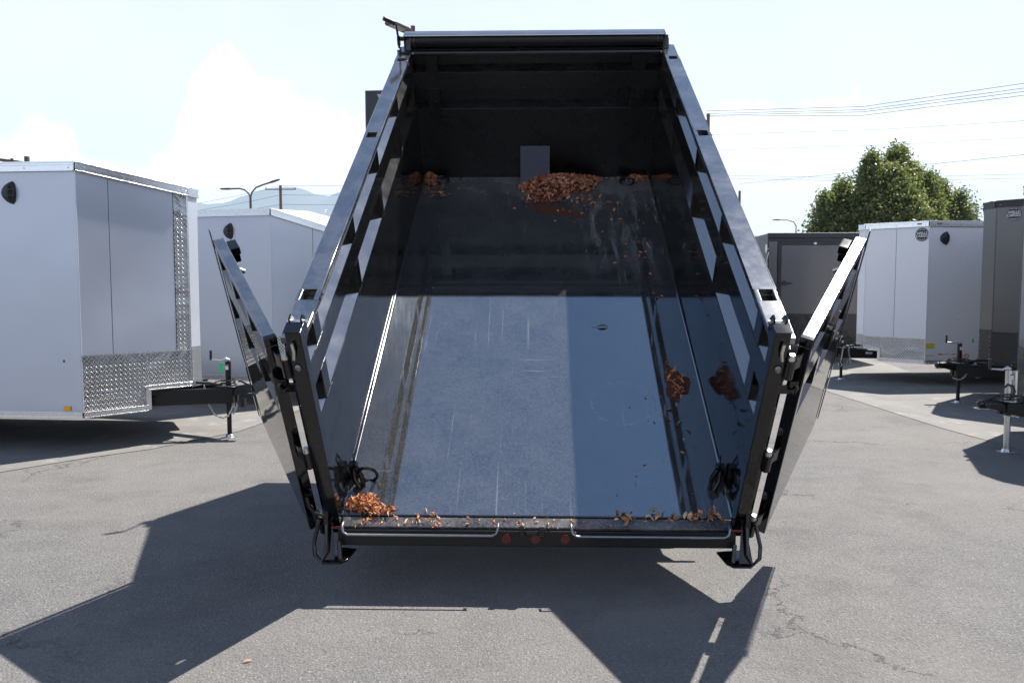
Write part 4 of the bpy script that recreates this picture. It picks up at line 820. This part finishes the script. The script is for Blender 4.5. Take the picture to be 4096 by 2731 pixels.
M_ = on_side(T3, -0.72, 0.475, sy3, 1); m = MB(); m.tube([(0.036 * cos(q), 0.036 * sin(q), 0.001) for q in [k * 2 * pi / 20 for k in range(20)]], 0.005, 5, closed=True); m.tube([(-0.026, 0.026, 0.001), (0.026, -0.026, 0.001)], 0.004, 5); m.build('round_sticker', REDP, T3, M_)
m = MB(); m.tube([(0, 0, 0), (0, 0, 0.0008)], 0.034, 20); m.build('sticker_disc', WHITEP, T3, M_)
d_ = Vector((0.55 + 0.40 - (0.55 * 0.72 - 0.25), 0.075 - (hw3 * 0.28 + 0.02), 0)).normalized()
nn = Vector((-d_.y, d_.x, 0)); nn = nn if nn.y > 0 else -nn; xx = Vector((0, 0, 1)).cross(nn); pp = Vector((0.50, 0.20, 0.47)) + nn * 0.012
text_mesh('chalk_number', '8969', 0.055, WHITEP, T3, Matrix(((xx.x, 0, nn.x, pp.x), (xx.y, 0, nn.y, pp.y), (xx.z, 1, nn.z, pp.z), (0, 0, 0, 1))), 0.0005)
chain(T3, [(0.810, 0.11, 0.56), (0.820, 0.12, 0.50), (0.810, 0.12, 0.44), (0.790, 0.12, 0.38)], 0.016, 0.004); chain(T3, [(0.910, 0.11, 0.56), (0.930, 0.12, 0.50), (0.940, 0.12, 0.42), (0.950, 0.12, 0.34)], 0.016, 0.004)
# 4: pewter trailer, far right
a4 = radians(184); P4 = Vector((-sin(a4), cos(a4), 0)); A4 = Vector((cos(a4), sin(a4), 0)); tipc = Vector((6.17, 11.50, 0)); nl4 = 0.6
T4, hw4, _ = cargo_trailer('cargo_trailer', tipc - A4 * nl4, a4, 'tall pewter enclosed trailer with black diamond plate, beyond the zinc jack', 'enclosed trailers on the right', W=2.1, nl=nl4, tw=0.26, H=2.74, drop=0.0, zb=0.35, step=0.19, kstep=0.5, dp=0.985, seams=(), strip=False, side=1, skin_m=PEWTER, trim_m=BLKTRIM, dp_m=DIAB, jx=0.36, jtop=0.82, jh=-1, jm=FRAMEB, coupler=0.66)
logo(T4, on_nose((0, hw4), (nl4, 0.13), 0.80, 2.56, 1), 0.095)
paper_tag(T4, nl4 + 0.36 - 0.17, 0.02, 0.885, 0.06, 0.05, 0.6)
chain(T4, [(nl4 + 0.50, 0.12, 0.36), (nl4 + 0.45, 0.13, 0.34), (nl4 + 0.40, 0.13, 0.345), (nl4 + 0.36, 0.13, 0.37), (nl4 + 0.31, 0.12, 0.44), (nl4 + 0.26, 0.12, 0.53), (nl4 + 0.20, 0.12, 0.55)], 0.0145, 0.0036, hook=False)
chain(T4, [(nl4 + 0.20, 0.12, 0.55), (nl4 + 0.16, 0.13, 0.50), (nl4 + 0.15, 0.13, 0.47)], 0.018, 0.0045)
# 5: trailer mostly out of view at the right, only its tongue and jack show
a5 = radians(186); A5 = Vector((cos(a5), sin(a5), 0)); foot5 = Vector((4.592, 8.11, 0)); nl5 = 0.5
T5, hw5, _ = cargo_trailer('cargo_trailer', foot5 - A5 * (nl5 + 0.42), a5, 'enclosed trailer at the right edge showing only its zinc jack and black coupler', 'enclosed trailers on the right', W=2.3, nl=nl5, tw=0.26, H=2.7, drop=0.0, zb=0.35, step=0.19, kstep=0.5, dp=0.94, seams=(), strip=False, side=1, skin_m=PEWTER, trim_m=BLKTRIM, dp_m=DIAB, jx=0.42, jtop=0.80, jh=-1, jm=GALV, tongue_z=(0.37, 0.49), coupler=0.70, jcrank=0.20, jr=0.031)
paper_tag(T5, nl5 + 0.42 - 0.155, 0.05, 0.80, 0.075, 0.14, pi, 7)
m = MB(); m.tube([(nl5 + 0.37, 0.02, 0.50), (nl5 + 0.37, 0.02, 0.80)], 0.028, 14); m.build('jack_sleeve', GALV, T5, smooth=40)
m = MB(); m.tube([(nl5 + 0.50, 0.05, 0.64), (nl5 + 0.47, 0.05, 0.67), (nl5 + 0.42, 0.06, 0.655), (nl5 + 0.40, 0.06, 0.60), (nl5 + 0.44, 0.06, 0.53), (nl5 + 0.46, 0.06, 0.51)], 0.011, 8); m.build('wiring_pigtail', PLASTIC, T5, smooth=50)
chain(T5, [(nl5 + 0.28, 0.10, 0.62), (nl5 + 0.27, 0.11, 0.56), (nl5 + 0.26, 0.11, 0.50), (nl5 + 0.24, 0.11, 0.43)], 0.017, 0.0045); chain(T5, [(nl5 + 0.20, 0.10, 0.60), (nl5 + 0.16, 0.11, 0.50), (nl5 + 0.10, 0.10, 0.44), (nl5 + 0.05, 0.10, 0.42)], 0.015, 0.004, hook=False)
chain(T5, [(nl5 + 0.44, 0.10, 0.375), (nl5 + 0.39, 0.11, 0.365), (nl5 + 0.34, 0.11, 0.37)], 0.014, 0.004, hook=False)

# 6: gray trailer seen from behind, ramp door shut
T6 = empty('cargo_trailer', (5.86, 17.0, 0), radians(-2), 'gray enclosed trailer seen from behind, its rear door shut with bar latches', 'enclosed trailer', 'enclosed trailers on the right')
w6, zb6, H6, Ld = 1.15, 0.40, 2.66, 6.0
m = MB(); m.box((-w6, 0.0, zb6), (w6, Ld, H6)); m.build('body', BLKTRIM, T6, bevel=0.02)
m = MB(); wall_panel(m, (-w6 + 0.02, 0), (-w6 + 0.19, 0), 1.03, 1.03, H6 - 0.17, H6 - 0.17, (0, -1), t=0.01, off=0.002); m.build('skin_panel', CHAR, T6); m = MB(); wall_panel(m, (w6 - 0.19, 0), (w6 - 0.02, 0), 1.03, 1.03, H6 - 0.17, H6 - 0.17, (0, -1), t=0.01, off=0.002); m.build('skin_panel', CHAR, T6)
m = MB(); wall_panel(m, (-w6 + 0.20, 0), (w6 - 0.20, 0), zb6 + 0.1, zb6 + 0.1, H6 - 0.18, H6 - 0.18, (0, -1), t=0.02, off=0.003); dr = m.build('rear_door', BLKTRIM, T6, bevel=0.004)
m = MB(); wall_panel(m, (-w6 + 0.27, 0), (w6 - 0.27, 0), 1.03, 1.03, H6 - 0.25, H6 - 0.25, (0, -1), t=0.008, off=0.0235); m.build('door_skin', CHAR, dr)
m = MB(); wall_panel(m, (-w6 + 0.02, 0), (w6 - 0.02, 0), zb6 + 0.02, zb6 + 0.02, 1.02, 1.02, (0, -1), t=0.006, off=0.024); m.build('diamond_plate_panel', DIAB, T6)
for sx in (-1, 1):
    x = sx * (w6 - 0.33)
    m = MB(); m.box((x - 0.16, -0.075, 1.635), (x + 0.16, -0.055, 1.66)); m.box((x - 0.02, -0.08, 1.60), (x + 0.02, -0.03, 1.70)); m.build('door_latch', PLASTIC, dr, bevel=0.004)
    for zz in (1.20, 2.05): m = MB(); m.box((sx * (w6 - 0.26), -0.05, zz), (sx * (w6 - 0.20), -0.015, zz + 0.11)); m.build('door_hinge', PLASTIC, dr, bevel=0.004)
m = MB(); m.box((-w6 - 0.01, -0.04, H6 - 0.10), (w6 + 0.01, 0.06, H6 + 0.005)); m.build('roof_trim', BLKTRIM, T6, bevel=0.01)
m = MB(); m.ball((-0.22, -0.04, H6 - 0.21), 0.035, (1, 0.5, 0.9), 10); m.build('top_bolt', GALV, T6, smooth=50)
m = MB(); m.box((w6 - 0.42, -0.045, 1.80), (w6 - 0.20, -0.0435, 1.90)); m.build('sticker', WHITEP, T6); m = MB(); m.box((w6 - 0.42, -0.047, 1.80), (w6 - 0.20, -0.0455, 1.83)); m.build('sticker_band', REDP, T6)
for zz, hh in ((2.30, 0.05), (2.02, 0.26), (1.52, 0.14), (1.22, 0.3)): m = MB(); m.tube([(-w6 - 0.01, -0.02, zz), (-w6 - 0.025, -0.045, zz + hh * 0.4), (-w6 + 0.01, -0.055, zz + hh)], 0.009, 6); m.build('grab_handle', GALV, T6, smooth=50)
m = MB(); M_ = Matrix(((0, 0, -1, -w6 - 0.002), (-1, 0, 0, 0.12), (0, 1, 0, 2.36), (0, 0, 0, 1))); m.tube([(0, 0, 0), (0, 0, 0.002)], 0.09, 24); m.build('round_sticker', WHITEP, T6, M_)
for sx in (-1, 1):
    for wy in (2.6, 3.5): m = MB(); m.loft([[(sx * (w6 - 0.24 + u), wy + r * cos(q), 0.34 + r * sin(q)) for q in [k * 2 * pi / 24 for k in range(24)]] for u, r in ((0, 0.2), (0.01, 0.31), (0.04, 0.34), (0.17, 0.34), (0.20, 0.31), (0.21, 0.2))]); m.build('tyre', RUBBER, T6, smooth=40)

# ------------------------------------------------------------------ trees
def foliage_mat():
    t = Nt('tree_leaf')
    r = t.n.new('ShaderNodeAttribute'); r.attribute_name = 'tint'
    c = t.mix(r.outputs['Fac'], (0.045, 0.072, 0.024), (0.30, 0.32, 0.12))
    t.setb(Base_Color=c, Roughness=0.45)
    tr = t.n.new('ShaderNodeBsdfTranslucent'); t.l.new(t.mix(0.5, c, (0.24, 0.30, 0.06)), tr.inputs['Color'])
    ms = t.n.new('ShaderNodeMixShader'); ms.inputs[0].default_value = 0.45; t.l.new(t.b.outputs[0], ms.inputs[1]); t.l.new(tr.outputs[0], ms.inputs[2]); t.l.new(ms.outputs[0], t.out.inputs['Surface'])
    return t.m
FOL = foliage_mat(); BARK = simple('tree_bark', (0.09, 0.07, 0.055), 0.9, 0, 0.3, 5, 0.4)
def tree(loc, height, crown, label, nclump, nleaf, seed, leaf=0.14):
    """crown: list of (cx, cy, z0, z1, r) spindle lobes"""
    rr = random.Random(seed); T = empty('tree', loc, 0, label, 'tree', 'trees behind the trailers')
    m = MB(); m.tube([(0, 0, 0), (0.05, 0.02, height * 0.25), (0, 0, height * 0.5), (0.05, 0, height * 0.92)], [0.2, 0.16, 0.10, 0.02], 10)
    m.build('trunk', BARK, T, smooth=60); vs = []; fs = []; tint = []
    br = MB()
    for lobe in crown:
        cx, cy, z0, z1, R = lobe
        vol = R * R * (z1 - z0)
        for _ in range(int(nclump * vol)):
            h = rr.random() ** 0.85; prof = R * (sin(pi * min(1, (h * 0.86 + 0.14))) ** 0.75) * (1.0 - 0.25 * h); a = rr.uniform(0, 2 * pi); q = rr.random() ** 0.45 * prof * rr.uniform(0.75, 1.13)
            c = Vector((cx + q * cos(a), cy + q * sin(a), z0 + h * (z1 - z0) + rr.uniform(-0.15, 0.15))); cr = rr.uniform(0.16, 0.34); t0 = min(1, max(0, rr.gauss(0.42, 0.22)))
            if rr.random() < 0.12: br.tube([(cx * 0.5, cy * 0.5, max(0.5, c.z - q * 0.9)), (c.x * 0.6 + cx * 0.4, c.y * 0.6 + cy * 0.4, c.z - q * 0.25), c], [0.035, 0.02, 0.006], 4, cap=False)
            up = Vector((cos(a) * 0.5, sin(a) * 0.5, 1)).normalized()
            for _k in range(nleaf):
                p = c + Vector((rr.gauss(0, 1), rr.gauss(0, 1), rr.gauss(0, 0.85))) * cr * 0.6 + (up * rr.random() * 0.16 if _k % 4 == 0 else Vector((0, 0, 0)))
                n = Vector((rr.gauss(0, 1), rr.gauss(0, 1), rr.gauss(0.3, 1))).normalized(); u = n.orthogonal().normalized(); w = n.cross(u); an = rr.uniform(0, 2 * pi); u, w = u * cos(an) + w * sin(an), w * cos(an) - u * sin(an); l = leaf * rr.uniform(0.6, 1.25)
                b = len(vs); vs += [p - u * l * 0.5, p + w * l * 0.28, p + u * l * 0.5, p - w * l * 0.28]; fs.append((b, b + 1, b + 2, b + 3)); tint.append(min(1, max(0, t0 + rr.uniform(-0.22, 0.22))))
    me = bpy.data.meshes.new('crown'); me.from_pydata(vs, [], fs); me.materials.append(FOL); at = me.attributes.new('tint', 'FLOAT', 'FACE'); at.data.foreach_set('value', tint)
    o = bpy.data.objects.new('crown', me); COL.objects.link(o); o.parent = T
    br.build('branches', BARK, T, smooth=60)
    return T
YT = 34.0; k_ = YT / 1898.0
def tx(px): return (px - 1231) * k_
def tz(py): return 1.64 + YT * ((784 - py) / 1898.0 - 0.0699) / 1.015
tree((tx(2040), YT, 0), tz(325), [(0.0, 0, 0.8, tz(352), 1.6), (tx(1968) - tx(2040), -0.6, 0.8, tz(372), 1.25), (tx(1925) - tx(2040), 0.3, 0.8, tz(425), 1.2), (tx(1885) - tx(2040), 0.0, 0.8, tz(450), 1.05), (tx(2085) - tx(2040), 0.6, 0.8, tz(388), 1.3), (tx(2105) - tx(2040), 0.0, 0.8, tz(410), 1.2), (tx(2010) - tx(2040), -0.9, 0.6, tz(402), 1.9)], 'tall bushy green tree with a pointed top rising behind the white trailer', 72, 26, 3)
tree((tx(2165), YT + 1.2, 0), tz(380), [(tx(2147) - tx(2165), 0, 0.8, tz(396), 0.95), (0.25, 0.2, 0.8, tz(422), 1.05), (tx(2215) - tx(2165), 0, 0.8, tz(440), 0.85), (tx(2250) - tx(2165), 0.3, 0.8, tz(465), 0.6)], 'smaller green tree just right of the tall pointed tree', 72, 26, 5)

# ------------------------------------------------------------------ poles, lamps, wires, sign
def hxyz(px, py, Y):
    """bearing of a far feature to metres (site survey helper, used for far things only)"""
    return ((px - 1231) / 1898.0 * Y, Y, 1.64 + Y * ((784 - py) / 1898.0 - 0.0699) / (1 + 0.0699 * (784 - py) / 1898.0))
def utility_pole(x, y, h, label, arms, r=0.14):
    T = empty('utility_pole', (x, y, 0), 0, label, 'utility pole', 'utility poles')
    m = MB(); m.tube([(0, 0, 0), (0, 0, h)], [r, r * 0.7], 10); m.build('pole', WOODP, T, smooth=50)
    for z, hl, side_ in arms:
        a, b = (-hl, hl) if side_ == 0 else ((-hl, 0.1) if side_ < 0 else (-0.1, hl))
        m = MB(); m.box((a, -0.06, z - 0.05), (b, 0.06, z + 0.05)); ar = m.build('crossarm', WOODP, T, bevel=0.01)
        for q in ([a + 0.1, b - 0.1] if side_ == 0 else [a + 0.08 if side_ < 0 else b - 0.08]):
            m = MB(); m.tube([(q, 0, z + 0.05), (q, 0, z + 0.2)], [0.05, 0.07], 8); m.build('insulator', PORC, ar, smooth=40)
    return T
x, y, h = hxyz(1617, 264, 60); utility_pole(x, y, h, 'wooden utility pole just right of the raised bed, holding the wire bundle', [(h - 0.5, 0.6, -1), (h - 3.9, 0.5, 1)], 0.17)
x, y, h = hxyz(1690, 440, 95); utility_pole(x, y, h, 'short-looking utility pole beside the right rail, above the gray trailer', [(h - 0.9, 1.4, -1)], 0.2)
x, y, h = hxyz(645, 424, 85); utility_pole(x, y, h, 'utility pole standing before the mountain at the left', [(h - 0.4, 1.6, 0), (h - 4.6, 1.5, 0), (h - 9.0, 1.5, 0)], 0.2)
def street_lamp(x, y, arms, label):
    T = empty('street_lamp', (x, y, 0), 0, label, 'street lamp', 'street lamps')
    jz = arms[0][0][2]
    m = MB(); m.tube([(0, 0, 0), (0, 0, jz)], [0.15, 0.10], 10); m.build('pole', LAMPM, T, smooth=50)
    for pts in arms:
        m = MB(); m.tube(pts, 0.07, 8); m.build('arm', LAMPM, T, smooth=50)
        e = Vector(pts[-1]); d = (e - Vector(pts[-2])).normalized(); m = MB(); m.loft([[tuple(e + d * t + Vector((0, wy, hz2))) for wy, hz2 in ((-w, -h2), (w, -h2), (w * 0.8, h2), (-w * 0.8, h2))] for t, w, h2 in ((-0.1, 0.08, 0.06), (0.2, 0.16, 0.08), (0.7, 0.16, 0.06), (0.85, 0.08, 0.03))]); m.build('lamp_head', LAMPM, T, smooth=30)
Yl = 70; jx_, _, jz = hxyz(575, 446, Yl)
def rel(px, py): a_, _, c_ = hxyz(px, py, Yl); return (a_ - jx_, 0, c_)
street_lamp(jx_, Yl, [[rel(575, 452), rel(571, 442), rel(562, 434), rel(550, 431), rel(528, 431.5)], [rel(575, 452), rel(579, 440), rel(588, 429), rel(603, 423), rel(622, 417)]], 'street lamp with two curved arms in front of the mountain')
Yl = 105; jx_, _, jz = hxyz(1818, 533, Yl)
street_lamp(jx_, Yl, [[rel(1818, 534), rel(1818, 520), rel(1812, 511), rel(1798, 506.5), rel(1780, 506.5)]], 'thin street lamp with one arm left of the tall tree')
def lot_light(x, y, h, label, heads, rz=0):
    T = empty('lot_light', (x, y, 0), rz, label, 'parking lot light', 'parking lot lights')
    m = MB(); m.box((-0.06, -0.06, 0), (0.06, 0.06, h)); m.build('pole', LAMPM, T, bevel=0.01)
    for a, pitch in heads:
        R = Matrix.Translation((0, 0, h - 0.25)) @ Matrix.Rotation(a, 4, 'Z') @ Matrix.Rotation(pitch, 4, 'Y')
        m = MB(); m.prism([R @ Vector(v) for v in ((0.12, -0.14, 0), (0.30, -0.18, 0), (0.85, -0.18, 0), (0.93, -0.10, 0), (0.93, 0.10, 0), (0.85, 0.18, 0), (0.30, 0.18, 0), (0.12, 0.14, 0))], R.to_3x3() @ Vector((0, 0, 0.075))); hd = m.build('lamp_head', LAMPM, T, bevel=0.006)
        for q in range(5):
            m = MB(); m.box((0.35 + q * 0.095, -0.15, -0.012), (0.41 + q * 0.095, 0.15, -0.0005), R); m.build('led_strip', LEDM, hd)
        m = MB(); m.tube([R @ Vector((0.5, 0, 0.075)), R @ Vector((0.5, 0, 0.13))], 0.045, 10); m.build('photocell', PLASTIC, hd, smooth=40)
        m = MB(); m.box((0.0, -0.04, 0.0), (0.14, 0.04, 0.07), R); m.build('mount_arm', LAMPM, hd)
x, y, h = hxyz(953, 58, 25); lot_light(x, y, h, 'parking lot light behind the upper left corner of the raised bed', [(radians(222), radians(-10))])
x, y, h = hxyz(98 / 1.7415, 617 / 1.7415, 26); lot_light(x, y, h, 'twin-head parking lot light showing above the large silver trailer', [(radians(180), radians(-7)), (radians(0), radians(6))])
# dark sign board behind the left wall
Ys = 40.0; sx0, _, sz1 = hxyz(843, 206, Ys); _, _, sz0 = hxyz(846, 345, Ys)
SG = empty('sign_board', (sx0 + 2.0, Ys, 0), radians(-4), 'tall dark sign board with a pale letter, behind the left bed wall', 'sign')
m = MB(); m.box((-2.0, -0.15, sz0), (2.0, 0.15, sz1)); bd = m.build('board', SIGNM, SG, bevel=0.01)
m = MB()
for a, b in (((-1.98, -0.165, sz0 + 0.02), (-1.90, -0.151, sz1 - 0.02)), ((1.90, -0.165, sz0 + 0.02), (1.98, -0.151, sz1 - 0.02)), ((-1.90, -0.165, sz1 - 0.08), (1.90, -0.151, sz1 - 0.02)), ((-1.90, -0.165, sz0 + 0.02), (1.90, -0.151, sz0 + 0.08))): m.box(a, b)
m.build('board_frame', simple('sign_edge_paint', (0.04, 0.044, 0.05), 0.5), bd)
m = MB(); lx = -1.42; lz = sz1 - 0.18
m.prism([(lx, -0.158, lz), (lx + 0.17, -0.158, lz), (lx + 0.62, -0.158, lz - 0.85), (lx + 0.52, -0.158, lz - 1.02)], (0, 0.006, 0)); m.prism([(lx + 0.98, -0.159, lz), (lx + 1.15, -0.159, lz), (lx + 0.60, -0.159, lz - 1.08), (lx + 0.50, -0.159, lz - 0.98)], (0, 0.006, 0))
m.build('pale_letter', simple('cream_letter', (0.42, 0.40, 0.35), 0.6), bd)
for q in (-1.2, 1.2):
    m = MB(); m.tube([(q, 0, 0), (q, 0, sz0 + 0.2)], 0.12, 12); m.build('post', SIGNM, SG, smooth=40)
def wire(pts, r, label, sag=0.0):
    P = [Vector(hxyz(*p)) for p in pts]; out = []
    n = 14
    for a, b in zip(P, P[1:]):
        for i in range(n):
            t = i / n; q = a.lerp(b, t); q.z -= sag * 4 * t * (1 - t); out.append(q)
    out.append(P[-1]); m = MB(); m.tube(out, r, 5); o = m.build('power_line', WIRE, None, smooth=50); return tag(o, label, 'power line', 'overhead wires')
for i, (y0, y1, y2) in enumerate(((258, 250, 196), (264, 257, 210), (268, 262, 220), (270, 270, 229))):
    wire([(1612, y0, 60), (1960, y1, 52), (2600, y2 - 38, 44)], 0.017, ('topmost', 'second', 'third', 'lowest')[i] + ' wire of the four-wire bundle sweeping right from the nearer pole')
wire([(1622, 312, 60), (2000, 302, 60), (2600, 268, 60)], 0.012, 'thin faint wire crossing the sky below the four-wire bundle')
wire([(1640, 347, 70), (2000, 338, 70), (2600, 308, 70)], 0.012, 'faint wire crossing the sky just over the tall tree top')
wire([(1690, 424, 95), (2352, 357, 60), (2600, 333, 50)], 0.018, 'dark wire rising to the right and passing behind the tall tree')
wire([(1660, 405, 95), (1980, 412, 95), (2600, 398, 95)], 0.016, 'level wire passing behind the tree crowns')
wire([(1660, 412, 95), (1980, 420, 95), (2600, 408, 95)], 0.016, 'lower level wire passing behind the tree crowns')
for k, (a, b, c) in enumerate(((430, 425, 419), (455, 446, 443), (476, 468, 466))):
    wire([(300, a + 55 - 12 * k, 95), (645, b, 85), (1100, c - 14, 85)], 0.017, ('highest', 'middle', 'lowest')[k] + ' wire strung from the pole before the mountain', 0.3)
